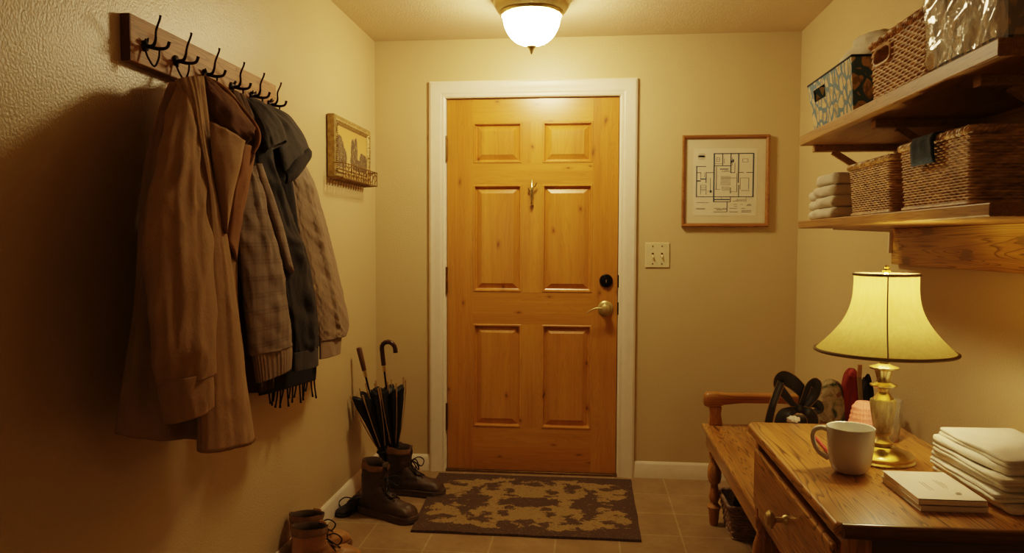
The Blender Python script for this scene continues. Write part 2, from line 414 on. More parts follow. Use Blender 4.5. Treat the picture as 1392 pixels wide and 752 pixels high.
class MB:
    def __init__(s): s.v = []; s.f = []
    def add(s, v, f):
        n = len(s.v); s.v += [V(p) for p in v]; s.f += [tuple(i + n for i in q) for q in f]
    def box(s, a, b):
        x0, y0, z0 = a; x1, y1, z1 = b
        s.add([(x0, y0, z0), (x1, y0, z0), (x1, y1, z0), (x0, y1, z0), (x0, y0, z1), (x1, y0, z1), (x1, y1, z1), (x0, y1, z1)],
              [(0, 3, 2, 1), (4, 5, 6, 7), (0, 1, 5, 4), (1, 2, 6, 5), (2, 3, 7, 6), (3, 0, 4, 7)]); return s
    def rings(s, R, cap0=True, cap1=True, closed=True):
        n = len(R[0]); vs = [p for r in R for p in r]; fs = []
        for i in range(len(R) - 1):
            for j in range(n if closed else n - 1):
                k = (j + 1) % n
                fs.append((i * n + j, i * n + k, (i + 1) * n + k, (i + 1) * n + j))
        if cap0: fs.append(tuple(range(n))[::-1])
        if cap1: fs.append(tuple((len(R) - 1) * n + j for j in range(n)))
        s.add(vs, fs); return s
    def tube(s, pts, r, n=8, smooth=0, cap=True):
        pts = [V(p) for p in pts]
        rs = list(r) if isinstance(r, (list, tuple)) else [r] * len(pts)
        if smooth: pts, rs = spline(pts, smooth), [x[0] for x in spline([V((q, 0, 0)) for q in rs], smooth)]
        R = []; ref = None
        for i, p in enumerate(pts):
            t = (pts[min(i + 1, len(pts) - 1)] - pts[max(i - 1, 0)])
            if t.length < 1e-9: t = V((0, 0, 1))
            t.normalize()
            if ref is None: ref = t.orthogonal().normalized()
            ref = (ref - t * ref.dot(t)); ref = ref.normalized() if ref.length > 1e-6 else t.orthogonal().normalized()
            b = t.cross(ref)
            R.append([p + (ref * cos(2 * pi * j / n) + b * sin(2 * pi * j / n)) * rs[i] for j in range(n)])
        return s.rings(R, cap, cap)
    def lathe(s, prof, c, n=32, cap=True, flute=0, fk=0, ax=2):
        R = []
        for r, z in prof:
            ring = []
            for j in range(n):
                t = 2 * pi * j / n; q = r * (1 + (fk * abs(sin(flute * t / 2)) if flute else 0))
                p = (q * cos(t), q * sin(t), z)
                if ax == 1: p = (p[0], -p[2], p[1])       # axis toward -y
                if ax == 0: p = (-p[2], p[0], p[1])       # axis toward -x
                ring.append(V(c) + V(p))
            R.append(ring)
        return s.rings(R, cap, cap)
    def build(s, name, mat, parent=None, smooth=True, bevel=0, seg=2, local=False, angle=40, solid=0, sub=0):
        off = OFF.get(parent.name, V((0, 0, 0))) if parent and not local else V((0, 0, 0))
        me = bpy.data.meshes.new(name)
        me.from_pydata([tuple(p - off) for p in s.v], [], s.f); me.validate(); me.update()
        bm = bmesh.new(); bm.from_mesh(me); bmesh.ops.recalc_face_normals(bm, faces=bm.faces); bm.to_mesh(me); bm.free()
        o = bpy.data.objects.new(name, me); COL.objects.link(o)
        me.materials.append(M[mat] if isinstance(mat, str) else mat)
        if parent: o.parent = parent
        OFF[o.name] = off
        if smooth:
            for p in me.polygons: p.use_smooth = True
            if not sub and smooth != 'full': me.set_sharp_from_angle(angle=radians(angle))
        if solid:
            d = o.modifiers.new('s', 'SOLIDIFY'); d.thickness = solid; d.offset = 0
        if bevel:
            d = o.modifiers.new('b', 'BEVEL'); d.width = bevel; d.segments = seg; d.limit_method = 'ANGLE'; d.angle_limit = radians(35)
        if sub:
            d = o.modifiers.new('u', 'SUBSURF'); d.levels = sub; d.render_levels = sub
        return o


def spline(P, k):
    out = []; n = len(P)
    for i in range(n - 1):
        a, b, c, d = P[max(i - 1, 0)], P[i], P[i + 1], P[min(i + 2, n - 1)]
        for j in range(k):
            t = j / k
            out.append(.5 * ((2 * b) + (c - a) * t + (2 * a - 5 * b + 4 * c - d) * t * t + (3 * b - a - 3 * c + d) * t ** 3))
    out.append(P[-1].copy()); return out


def tag(o, label=None, cat=None, group=None, kind=None):
    if label: o['label'] = label
    if cat: o['category'] = cat
    if group: o['group'] = group
    if kind: o['kind'] = kind
    return o


def thing(name, loc, label, cat, group=None, rz=0):
    o = bpy.data.objects.new(name, None); COL.objects.link(o); o.empty_display_size = .05
    o.location = loc; o.rotation_euler.z = rz; OFF[o.name] = V(loc)
    return tag(o, label, cat, group)


def struct(o): o['kind'] = 'structure'; return o


def copy_tree(o, parent=None):
    c = o.copy(); COL.objects.link(c)
    if parent: c.parent = parent
    OFF[c.name] = OFF.get(o.name, V((0, 0, 0)))
    for ch in list(o.children): copy_tree(ch, c)
    return c


# ------------------------------------------------------------------ room shell
def sheet(name, pts, mat):
    b = MB(); b.add(pts, [tuple(range(len(pts)))]); return struct(b.build(name, mat, smooth=False))
T = .12
struct(MB().box((-T, YB - T, -.1), (W + T, T, 0)).build('floor', 'tile', smooth=False))
struct(MB().box((-T, YB - T, H), (W + T, T, H + .1)).build('ceiling', 'ceil', smooth=False))
struct(MB().box((-T, YB, 0), (0, T, H)).build('wall_left', 'wall', smooth=False))
struct(MB().box((W, YB, 0), (W + T, T, H)).build('wall_right', 'wall', smooth=False))
struct(MB().box((-T, YB - T, 0), (W + T, YB, H)).build('wall_front', 'wall', smooth=False))
DX0, DX1, DZ = .388, 1.330, 2.040
b = MB(); b.box((0, 0, 0), (DX0, T, H)); b.box((DX1, 0, 0), (W, T, H)); b.box((DX0, 0, DZ), (DX1, T, H))
struct(b.build('wall_back', 'wall', smooth=False))


def base_profile(): return [(0, 0), (.014, 0), (.014, .06), (.011, .068), (.011, .072), (.008, .080), (.003, .088), (0, .088)]
def baseboard(name, a, bq, nrm):
    a, bq, nrm = V(a), V(bq), V(nrm); mb = MB()
    mb.rings([[p + nrm * d + V((0, 0, z)) for d, z in base_profile()] for p in (a, bq)])
    return struct(mb.build(name, 'trim', angle=25))
baseboard('baseboard_left', (0, YB, 0), (0, 0, 0), (1, 0, 0))
baseboard('baseboard_right', (W, YB, 0), (W, 0, 0), (-1, 0, 0))
b1 = baseboard('baseboard_back', (.014, 0, 0), (.306, 0, 0), (0, -1, 0))
b2 = baseboard('baseboard_back_right', (1.415, 0, 0), (W - .014, 0, 0), (0, -1, 0))

# door casing (mitred)
prof = [(0, 0), (0, .012), (.008, .016), (.02, .014), (.03, .018), (.05, .019), (.062, .024), (.078, .024), (.088, .018), (.09, 0)]
mb = MB(); R = []
for corner in ((DX0 + .003, 0, -1, 0), (DX0 + .003, DZ - .004, -1, 1), (DX1 - .003, DZ - .004, 1, 1), (DX1 - .003, 0, 1, 0)):
    x, z, sx, sz = corner
    R.append([V((x + sx * d, -h, z + sz * d)) for d, h in prof])
mb.rings(R)
struct(mb.build('trim_1', 'trim', angle=25))

# door
door = bpy.data.objects.new('door_1', None); COL.objects.link(door); door.location = (DX0, .01, 0); OFF['door_1'] = V((DX0, .01, 0)); struct(door)
x0, x1, zt, zb = .398, 1.320, 2.031, .012
mb = MB()                                  # jamb: two sides and a head lining the opening, with stops behind the leaf
mb.box((DX0, 0.0, 0), (.3945, T, DZ)); mb.box((1.3235, 0.0, 0), (DX1, T, DZ)); mb.box((.3945, 0.0, 2.0345), (1.3235, T, DZ))
jm = mb.build('jamb', 'trim', door, False)
tag(MB().box((.3945, .054, .0), (1.3235, .06, 2.0345)).build('stop', 'black', door, False))
MB().box((DX0, -.012, .0), (DX1, .06, .012)).build('threshold', 'brass_dark', door, False, bevel=.003)
px = lambda u: Y(.012, u, 340).x
pz = lambda v, u=690: Y(.012, u, v).z
cols = [(px(643), px(709)), (px(737), px(805))]
rows = [(pz(222), pz(166)), (pz(397), pz(251)), (pz(581), pz(441))]
xs0, xs1 = cols[0][0], cols[1][1]
YF, YR = .012, .050
def bar(a, b_, name, mat): return MB().box((a[0], YF, a[1]), (b_[0], YR, b_[1])).build(name, mat, door, False)
bar((x0, zb), (xs0, zt), 'stile', 'pine_v'); bar((xs1, zb), (x1, zt), 'stile', 'pine_v')
for z0_, z1_ in ((zb, rows[2][0]), (rows[2][1], rows[1][0]), (rows[1][1], rows[0][0]), (rows[0][1], zt)):
    bar((xs0, z0_), (xs1, z1_), 'rail', 'pine_h')
for z0_, z1_ in rows: bar((cols[0][1], z0_), (cols[1][0], z1_), 'mullion', 'pine_v')
for ca, cb in cols:
    for z0_, z1_ in rows:
        R = []
        for ins, dep in ((0, 0), (.003, -.003), (.009, -.003), (.014, .014), (.019, .017), (.047, .003), (.050, .003)):
            R.append([V((ca + ins, YF + dep, z0_ + ins)), V((cb - ins, YF + dep, z0_ + ins)), V((cb - ins, YF + dep, z1_ - ins)), V((ca + ins, YF + dep, z1_ - ins))])
        mb = MB(); mb.rings(R, False, True); mb.build('panel', 'pine_v', door, False)
for v0, v1 in ((186, 219), (364, 398), (549, 583)):
    za, zc = Y(0, 606, v1).z, Y(0, 606, v0).z
    mb = MB().box((.385, -.006, za), (.402, .004, zc))
    mb.tube([(.396, -.007, za - .004), (.396, -.007, zc + .004)], .0065, 10)
    mb.build('hinge', 'brass_dark', door)
for v0, v1 in ((374, 391), (411, 428)):
    MB().box((1.3205, -.006, Y(0, 842, v1).z), (1.3345, .006, Y(0, 842, v0).z)).build('strike_plate', 'black', door, False, bevel=.002)
c = Y(0.0, 824, 382); c.y = YF
d = MB().lathe([(.036, 0), (.036, .006), (.031, .013), (.019, .015), (.017, .022), (.0, .022)], c, 32, ax=1).build('deadbolt', 'black', door)
MB().box((c.x - .002, c.y - .0235, c.z - .008), (c.x + .002, c.y - .021, c.z + .008)).build('keyhole', 'brass_old', d, False)
c = Y(0.0, 823, 419.5); c.y = YF
hd = MB().lathe([(.041, 0), (.041, .005), (.034, .011), (.027, .013), (.024, .020), (.015, .026), (.0135, .04), (.022, .044), (.023, .056), (.012, .062), (0, .062)], c, 36, ax=1).build('door_handle', 'brass_old', door)
mb = MB(); mb.tube([c + V(q) for q in ((.0, -.052, .0), (-.03, -.055, .004), (-.055, -.056, .003), (-.08, -.056, -.008), (-.098, -.055, -.024))], [.007, .0052, .0040, .0034, .0038], 10, 5)
mb.build('lever', 'brass_old', hd)
# brass figure hook on the centre stile
c = Y(0, 723, 262); c.y = YF
mb = MB()
mb.lathe([(.0, 0), (.010, .001), (.010, .006), (.0, .006)], c + V((0, 0, -.058)), 16, ax=1)
mb.tube([c + V(q) for q in ((0, -.006, .068), (0, -.008, .05), (0, -.012, .02), (0, -.012, -.015), (0, -.010, -.045), (0, -.008, -.066))], [.003, .006, .012, .0105, .007, .011], 12, 5)
mb.tube([c + V(q) for q in ((-.004, -.012, .02), (.008, -.022, .028), (.020, -.03, .036), (.026, -.032, .052))], [.007, .005, .004, .005], 10, 4)
mb.tube([c + V(q) for q in ((.004, -.012, .02), (-.012, -.018, .012), (-.018, -.022, .026))], [.007, .005, .005], 10, 4)
mb.tube([c + V(q) for q in ((0, -.012, -.04), (0, -.026, -.058), (0, -.036, -.052), (0, -.038, -.036))], [.006, .006, .005, .006], 10, 5)
mb.build('hook', 'brass', door)

# ------------------------------------------------------------------ ceiling light
lx, ly = .905, -.655
cl = thing('ceiling_light', (lx, ly, H), 'round flush ceiling light with brass rim and glowing frosted glass bowl', 'ceiling light')
ks = 1.2
MB().lathe([(r_, z * ks) for r_, z in ((.0, 0), (.178, 0), (.180, -.008), (.176, -.014), (.170, -.016), (.170, -.024), (.160, -.040), (.150, -.052), (.143, -.056), (.136, -.056))], (lx, ly, H), 64, False).build('canopy', 'brass_old', cl)
MB().lathe([(r_, z * ks) for r_, z in ((.139, -.052), (.143, -.058), (.140, -.066), (.134, -.068), (.130, -.062))], (lx, ly, H), 64, False).build('rim', 'brass', cl)
pr = []
for i in range(15):
    t = i / 14 * pi / 2; pr.append((.130 * cos(t) ** .8 if i < 14 else .006, (-.056 - .118 * sin(t)) * ks))
MB().lathe(pr, (lx, ly, H), 64, False).build('glass_bowl', 'dome', cl)
MB().lathe([(r_, z * ks) for r_, z in ((.0, -.172), (.020, -.173), (.022, -.178), (.012, -.186), (.007, -.196), (.004, -.205), (0, -.207))], (lx, ly, H), 24).build('finial', 'brass', cl)

# ------------------------------------------------------------------ doormat
cx, cy = .891, -.484
mat_root = None
mb = MB(); nx, ny = 80, 64; hw, hd_ = .505, .405
g = []
for i in range(nx + 1):
    for j in range(ny + 1):
        x = -hw + 2 * hw * i / nx; y = -hd_ + 2 * hd_ * j / ny
        # slightly skewed and wavy edge as in a soft mat
        e = .004 * noise.noise(V((x * 6, y * 6, 0)))
        g.append((x + (.02 * (y / hd_) * -1 * (x < 0) * (-x / hw)) + e, y + e, .011 + .0018 * noise.noise(V((x * 9, y * 9, 3)))))
fs = [(i * (ny + 1) + j, (i + 1) * (ny + 1) + j, (i + 1) * (ny + 1) + j + 1, i * (ny + 1) + j + 1) for i in range(nx) for j in range(ny)]
mb.add(g, fs)
bd = [i * (ny + 1) for i in range(nx + 1)] + [nx * (ny + 1) + j for j in range(1, ny + 1)] + [i * (ny + 1) + ny for i in range(nx - 1, -1, -1)] + [j for j in range(ny - 1, 0, -1)]
lo = [V((g[k][0] * 1.006, g[k][1] * 1.006, .0005)) for k in bd]; hi = [V(g[k]) for k in bd]
mb.rings([hi, lo], False, True)
rug = mb.build('doormat', rugmat(cx, cy, hw * 2, hd_ * 2), None, local=True)
rug.location = (cx, cy, 0); tag(rug, 'dark brown doormat with tan medallion pattern in front of the door', 'doormat')

# ------------------------------------------------------------------ framed floor plan
fx0, fx1, fz0, fz1 = 1.649, 2.094, 1.346, 1.822
fr = thing('framed_floor_plan', ((fx0 + fx1) / 2, 0, fz0), 'square framed house floor plan in a slim wooden frame on the back wall', 'picture')
def frame_mesh(xa, xb, za, zb_, prof, plane, sgn):
    R = []
    for (xc, zc, sx, sz) in ((xa, za, 1, 1), (xb, za, -1, 1), (xb, zb_, -1, -1), (xa, zb_, 1, -1)):
        R.append([plane(xc + sx * d, zc + sz * d, h * sgn) for d, h in prof])
    R.append(R[0]); m_ = MB(); m_.rings(R, False, False); return m_
frame_mesh(fx0, fx1, fz0, fz1, [(0, 0), (0, .020), (.004, .024), (.011, .022), (.017, .016), (.019, .010), (.019, .0)], lambda a, z, h: V((a, -.002 - h, z)), 1).build('frame', 'frame_wood', fr, angle=25)
MB().box((fx0 + .017, -.010, fz0 + .017), (fx1 - .017, -.004, fz1 - .017)).build('mat_board', 'mat_board', fr, False)
# the plan sheet
U0, U1 = 920, 1055
def fp(cx_, cy_): # crop pixel (752 px for 135) -> wall point
    return Y(-.012, 920 + cx_ * 135 / 752, 180 + cy_ * 135 / 752)
a = fp(122, 632); c = fp(612, 118)
MB().box((a.x, -.0108, a.z), (c.x, -.009, c.z)).build('plan_sheet', 'paper', fr, False)
ink = MB(); wash = MB()
def ln(x1_, y1_, x2_, y2_, w=.0026, tgt=None):
    p, q = fp(x1_, y1_), fp(x2_, y2_)
    t = w / 2
    (tgt or ink).box((min(p.x, q.x) - t, -.0116, min(p.z, q.z) - t), (max(p.x, q.x) + t, -.0106, max(p.z, q.z) + t))
for s in ((282, 160, 582, 160), (282, 160, 282, 525), (582, 160, 572, 160), (580, 160, 580, 488), (282, 488, 580, 488), (148, 258, 220, 258), (150, 258, 150, 488), (148, 488, 282, 488),
          (222, 305, 282, 305), (222, 305, 222, 380), (348, 160, 348, 250), (284, 253, 412, 253), (410, 160, 410, 305), (468, 160, 468, 380), (468, 400, 468, 488), (410, 305, 440, 305), (468, 303, 505, 303), (530, 303, 580, 303),
          (282, 525, 406, 525), (406, 488, 406, 525), (406, 420, 406, 460), (380, 525, 380, 600), (150, 305, 182, 305), (180, 355, 222, 352), (150, 370, 180, 365)):
    ln(*s, w=.0030)
for s in ((302, 190, 325, 190), (302, 205, 325, 205), (302, 220, 325, 220), (302, 190, 302, 222), (325, 190, 325, 222), (288, 238, 345, 238), (360, 200, 360, 235), (420, 190, 420, 250), (440, 230, 440, 300), (500, 200, 540, 200), (500, 224, 540, 224), (500, 200, 500, 224), (540, 200, 540, 224),
          (480, 345, 545, 345), (480, 345, 480, 430), (545, 345, 545, 430), (488, 440, 550, 440), (182, 305, 182, 352), (210, 305, 210, 340), (180, 400, 222, 400), (180, 415, 222, 415), (180, 430, 222, 430), (180, 400, 180, 470), (222, 400, 222, 470), (255, 345, 255, 440), (232, 445, 270, 445),
          (290, 432, 330, 432), (404, 450, 455, 450), (455, 310, 455, 450), (345, 345, 450, 345), (300, 260, 300, 430), (525, 490, 525, 525), (338, 490, 338, 512), (282, 512, 400, 505)):
    ln(*s, w=.0013)
ln(330, 278, 388, 278, .0045); ln(365, 290, 388, 290, .002); ln(425, 205, 432, 225, .002); ln(252, 440, 262, 455, .003); ln(410, 215, 418, 228, .003)
for y_, segs in ((520, ((425, 470),)), (532, ((148, 215), (220, 242))), (545, ((430, 455), (485, 500), (535, 560))), (552, ((528, 565),)), (560, ((435, 455),)), (575, ((145, 175), (180, 215), (285, 330), (345, 375), (400, 455), (490, 515))), (582, ((150, 210), (305, 375))), (588, ((300, 340),)), (592, ((490, 520), (525, 565))), (602, ((280, 375), (400, 460), (490, 560)))):
    for s0, s1 in segs: ln(s0, y_, s1, y_, .0016 if y_ != 602 else .0022)
ln(165, 182, 212, 182, .0088, wash); ln(165, 162, 212, 203, .001, wash); ln(332, 330, 405, 400, .001, wash); ln(340, 410, 398, 440, .001, wash); ln(340, 290, 400, 300, .001, wash); ln(182, 440, 215, 440, .004, wash); ln(450, 505, 520, 520, .001, wash)
ink.build('plan_lines', 'ink', fr, False); wash.build('plan_shading', 'ink_grey', fr, False)
for s in ((156, 158, 216, 158), (156, 208, 216, 208), (156, 158, 156, 218), (216, 158, 216, 218)): pass

# light switch plate
sx0, sx1, sz0, sz1 = 1.464, 1.591, 1.130, 1.262
sw = thing('light_switch', ((sx0 + sx1) / 2, 0, sz0), 'cream double light switch plate between door casing and framed plan', 'light switch')
MB().box((sx0, -.006, sz0), (sx1, 0, sz1)).build('switch_plate', 'cream', sw, False, bevel=.004)
for k in (-1, 1):
    x = (sx0 + sx1) / 2 + k * .024
    MB().box((x - .0055, -.0066, 1.184), (x + .0055, -.005, 1.208)).build('switch_slot', 'brass_dark', sw, False)
    q = MB(); q.add([(x - .0045, -.005, 1.188), (x + .0045, -.005, 1.188), (x + .0045, -.005, 1.200), (x - .0045, -.005, 1.200), (x - .0038, -.018, 1.181), (x + .0038, -.018, 1.181), (x + .0038, -.018, 1.187), (x - .0038, -.018, 1.187)], [(0, 1, 2, 3), (4, 5, 6, 7), (0, 1, 5, 4), (1, 2, 6, 5), (2, 3, 7, 6), (3, 0, 4, 7)])
    q.build('toggle', 'cream', sw, False, bevel=.001)
    for z in (1.150, 1.243): MB().lathe([(.0, .0), (.004, 0), (.003, .002), (0, .002)], (x, -.006, z), 12, ax=1).build('screw', 'brass_dark', sw)

# ------------------------------------------------------------------ gilt picture with wire letter rack, left wall
pr_ = thing('framed_landscape', (0, -.50, 1.555), 'small gilt framed landscape painting with wire letter basket on left wall', 'picture')
ya, yb, za, zb_ = -.775, -.235, 1.553, 1.832
mb = frame_mesh(ya, yb, za, zb_, [(0, .006), (0, .036), (.006, .044), (.018, .040), (.026, .044), (.036, .034), (.046, .030), (.05, .02)], lambda a, z, h: V((h, a, z)), 1)
mb.build('frame', 'gold', pr_, angle=30)
sd = MB().box((.0, ya + .003, za + .003), (.034, yb - .003, zb_ - .003)).build('backing', 'gilt_dark', pr_, False)
p = MB(); p.add([(.0, -.225, -.095), (.0, .225, -.095), (.0, .225, .095), (.0, -.225, .095)], [(0, 1, 2, 3)])
po = p.build('canvas', 'painting', pr_, False, local=True); po.location = (.0355, -.005, .1375)
orn = MB()
for i in range(26):
    t = i / 25
    for (yy, zz) in ((ya + .022, za + .03 + t * (zb_ - za - .06)), (yb - .022, za + .03 + t * (zb_ - za - .06))):
        orn.lathe([(.0, -.005), (.006 + .003 * random.random(), 0), (0, .005)], (.042, yy + random.uniform(-.004, .004), zz), 8)
orn.build('beading', 'gold', pr_)
wb = MB()
y0w, y1w, zt_, zl_ = -.80, -.265, 1.612, 1.545
xo = .085
wb.tube([(.04, y0w, zt_), (xo, y0w, zt_), (xo, y1w, zt_), (.04, y1w, zt_)], .0028, 6)
wb.tube([(.02, y0w, zl_), (xo, y0w, zl_), (xo, y1w, zl_), (.02, y1w, zl_)], .0028, 6)
for i in range(15):
    y = y0w + (y1w - y0w) * i / 14
    wb.tube([(xo, y, zt_ + .004), (xo, y, zl_), (.055, y, zl_ - .002), (.012, y, zl_ - .004), (.008, y, zl_ - .03)], .002, 6)
for i in range(9):
    y = y0w + .03 + (y1w - y0w - .08) * i / 8
    wb.tube([(xo, y, zl_ + .01), (xo + .006, y + .02, zl_ + .03), (xo, y + .035, zl_ + .05), (xo - .004, y + .02, zl_ + .058), (xo, y + .005, zl_ + .045)], .0022, 6, 4)
wb.build('wire_basket', 'brass_dark', pr_)

# ------------------------------------------------------------------ coat rack
rk = thing('coat_rack', (0, -1.82, 1.715), 'long wooden coat rack board with iron hooks, high on left wall', 'coat rack')
rz0, rz1, ry0, ry1 = 1.714, 1.832, -2.255, -1.372
bo = MB().box((0.0, ry0, rz0), (.026, ry1, rz1)).build('board', 'rack', rk, False, bevel=.003)
MB().box((.0005, ry0 - .0012, rz0 + .001), (.0255, ry0 + .001, rz1 - .001)).build('end_grain', 'rack_end', bo, False)
for i, (hy, hz) in enumerate(((-2.195, 1.765), (-2.050, 1.762), (-1.892, 1.760), (-1.722, 1.757), (-1.578, 1.756), (-1.436, 1.753))):
    o = V((.026, hy, hz)); mb = MB()
    mb.lathe([(0, 0), (.015, 0), (.013, -.006), (.006, -.010), (0, -.010)], o, 12, ax=0)
    k = random.uniform(-.006, .006)
    mb.tube([o + V(q) for q in ((.0, 0, 0), (.022, 0, .0), (.034, -.006, .014), (.040, -.014 + k, .036), (.055, -.022 + k, .060), (.058, -.024 + k, .070))], [.005, .0045, .0035, .003, .0028, .0034], 8, 4)
    mb.tube([o + V(q) for q in ((.006, 0, .0), (.03, .006, -.006), (.05, .016, -.002), (.056, .020, .014))], [.005, .0048, .004, .0045], 8, 4)
    mb.tube([o + V(q) for q in ((.004, -.008, -.004), (.012, -.006, -.030), (.024, .002, -.052), (.032, .010, -.030), (.034, .012, -.006))], [.003, .0027, .0026, .0027, .003], 8, 4)
    for q in range(5):
        t = random.uniform(0, 6.28)
        mb.tube([o + V((.004, 0, 0)), o + V((.012, .02 * cos(t), .02 * sin(t)))], [.005, .002], 6)
    mb.build('hook', 'iron', rk)

# ------------------------------------------------------------------ garments
def nz3(a, b_, c_): return noise.noise(V((a, b_, c_)))


def garment(rows, thick, n=72, k=10, amp=.010, fu=2.2, fv=1.3, seed=0, wr=0., wrf=9, expo=.85, ridge=0, quilt=0, inner=True, cap0=True, rib=0, depthdir=None, minx=.012, twist=0):
    """rows: (Lu,Lv,Ru,Rv,xL,xR) silhouette edges with the distance from the wall of either edge."""
    Ls = spline([X(r[4], r[0], r[1]) for r in rows], k); Rs = spline([X(r[5], r[2], r[3]) for r in rows], k)
    th = [q.x for q in spline([V((t, 0, 0)) for t in (thick if isinstance(thick, (list, tuple)) else [thick] * len(rows))], k)]
    R = []; m_ = len(Ls)
    for i, (l, r) in enumerate(zip(Ls, Rs)):
        c_ = (l + r) / 2; a_ = (l - r) / 2; v_ = i / (m_ - 1)
        vd = c_ - CAM; vd.z = 0; vd.normalize(); vd = -vd
        if depthdir is not None: vd = V(depthdir).normalized()
        ring = []
        for j in range(n):
            t = 2 * pi * j / n
            ct, st = cos(t), sin(t)
            ct = math.copysign(abs(ct) ** expo, ct); st = math.copysign(abs(st) ** expo, st)
            pnt = c_ + a_ * ct + vd * (st * th[i] / 2)
            out = (pnt - c_); out = out.normalized() if out.length > 1e-6 else V((0, 0, 1))
            d = amp * (nz3(cos(t) * fu + seed, sin(t) * fu, v_ * fv) + .6 * nz3(cos(t) * fu * 2.3, sin(t) * fu * 2.3 + seed, v_ * fv * 1.4))
            if ridge: d += amp * .55 * sin(ridge * t + 2.2 * nz3(v_ * 2, seed, 1.) * 2)
            if wr:
                q = nz3(v_ * wrf + .7 * sin(t + seed), cos(t) * 1.2, sin(t) * 1.2 + seed * 1.7)
                d += wr * (1 - abs(q) * 2.2)
            if quilt:
                s_ = t * quilt[0] / (2 * pi); u_ = v_ * quilt[1]
                q1 = abs(((s_ + u_) % 1) - .5) * 2; q2 = abs(((s_ - u_) % 1) - .5) * 2
                d += quilt[2] * (1 - max(q1, q2) ** 5)
            if rib: d += rib[1] * (abs(sin(t * rib[0] / 2)) - .5)
            pnt = pnt + out * d
            if pnt.x < minx: pnt.x = minx + .004 * abs(sin(j))
            ring.append(pnt)
        R.append(ring)
    if inner:
        last = R[-1]; c_ = sum(last, V((0, 0, 0))) / n
        R.append([c_ + (p_ - c_) * .93 for p_ in last]); 
        upv = (sum(R[-8], V((0, 0, 0))) / n) - c_; upv.normalize()
        R.append([c_ + (p_ - c_) * .86 + upv * .03 for p_ in last])
    mb = MB(); mb.rings(R, cap0, True); return mb


def strip(top, bot, k=6, th=.0, nv=5, wave=.003, seed=0):
    """a band of cloth between two polylines of world points"""
    a_ = spline(top, k); b_ = spline(bot, k); vs = []; fs = []
    for i, (p_, q_) in enumerate(zip(a_, b_)):
        for j in range(nv + 1):
            s_ = p_.lerp(q_, j / nv)
            d = wave * nz3(i * .25 + seed, j * .8, seed)
            vs.append(s_ + V((d + .012 * sin(pi * j / nv), -d - .012 * sin(pi * j / nv), 0)))
    for i in range(len(a_) - 1):
        for j in range(nv):
            fs.append((i * (nv + 1) + j, (i + 1) * (nv + 1) + j, (i + 1) * (nv + 1) + j + 1, i * (nv + 1) + j + 1))
    mb = MB(); mb.add(vs, fs); return mb


# --- tan canvas barn coat
tc = thing('barn_coat', (.15, -2.05, .80), 'long tan canvas coat with brown corduroy collar hanging nearest the camera', 'coat', 'coats on the rack')
garment([(236, 112, 286, 108, .05, .07), (220, 155, 318, 140, .055, .14), (205, 215, 326, 205, .06, .18), (196, 300, 322, 300, .065, .19), (186, 400, 322, 400, .07, .19), (176, 480, 330, 480, .07, .20), (163, 588, 336, 588, .07, .20)],
        [.05, .12, .16, .17, .18, .18, .18], n=96, amp=.016, fu=2.6, fv=1.1, seed=3, ridge=7).build('body', 'canvas', tc, 'full')
# front panel: the rounded fold from the shoulder down to the lower hem
garment([(240, 108, 276, 104, .10, .115), (252, 140, 279, 138, .15, .165), (262, 200, 286, 195, .195, .21), (273, 260, 297, 258, .21, .225), (270, 330, 311, 330, .215, .23), (270, 420, 324, 420, .22, .235), (268, 510, 334, 510, .22, .24), (267, 614, 347, 599, .225, .245)],
        [.04, .07, .09, .10, .10, .10, .10, .10], n=80, expo=1.0, amp=.010, fu=1.8, fv=1.3, seed=8).build('front_panel', 'canvas', tc, 'full')
sl = garment([(243, 112, 262, 110, .09, .11), (226, 160, 272, 155, .14, .165), (214, 215, 277, 212, .175, .205), (201, 275, 281, 280, .19, .225), (194, 325, 288, 335, .20, .24), (200, 400, 290, 410, .22, .26), (206, 470, 289, 470, .24, .28), (212, 520, 289, 508, .24, .28)],
        [.05, .12, .15, .17, .17, .16, .15, .14], n=96, expo=1.0, amp=.011, fu=1.5, fv=1.7, seed=5, wr=.009, wrf=6, inner=False).build('sleeve', 'canvas', tc, 'full')
garment([(210, 514, 290, 501, .238, .282), (214, 535, 291, 520, .24, .283), (222, 573, 291, 553, .24, .283)], [.145, .145, .138], n=80, expo=1.0, amp=.004, seed=2).build('cuff', 'canvas', sl, 'full')
# collar: outer corduroy fall, inner lining and placket
G = lambda x, *pts: [X(x[i] if isinstance(x, (list, tuple)) else x, *p_) for i, p_ in enumerate(pts)]
strip(G((.09, .13, .18, .225), (279, 105), (302, 121), (325, 147), (346, 174)), G((.12, .17, .21, .235), (279, 130), (289, 160), (310, 176), (335, 197)), seed=3, nv=8, wave=.012).build('collar', 'cord', tc, 'full', solid=.006)
q = MB(); q.tube(G((.085, .125, .175, .222, .235, .235), (276, 104), (302, 119), (326, 145), (347, 173), (350, 192), (344, 208)), [.006, .008, .008, .009, .009, .005], 10, 6); q.build('collar_edge', 'cord_lt', tc)
q = MB(); q.tube(G((.215, .22, .225, .22), (336, 186), (344, 196), (340, 216), (333, 232)), [.006, .010, .009, .004], 10, 5); q.build('collar_edge', 'cord', tc)
strip(G((.215, .235, .24, .238), (285, 166), (288, 210), (295, 260), (303, 314)), G((.25, .255, .25, .24), (332, 192), (326, 225), (316, 265), (306, 318)), seed=9, nv=8, wave=.004).build('lapel', 'canvas', tc, 'full', solid=.006)
strip(G((.235, .235, .23, .222), (329, 196), (322, 232), (314, 272), (307, 330)), G((.205, .205, .20, .20), (346, 202), (338, 250), (329, 300), (321, 356)), seed=6, nv=6, wave=.008).build('facing', 'cord_lt', tc, 'full', solid=.006)
MB().tube(G((.04, .06, .085), (279, 101), (276, 106), (270, 112)), .003, 6).build('hanging_loop', 'lining', tc)

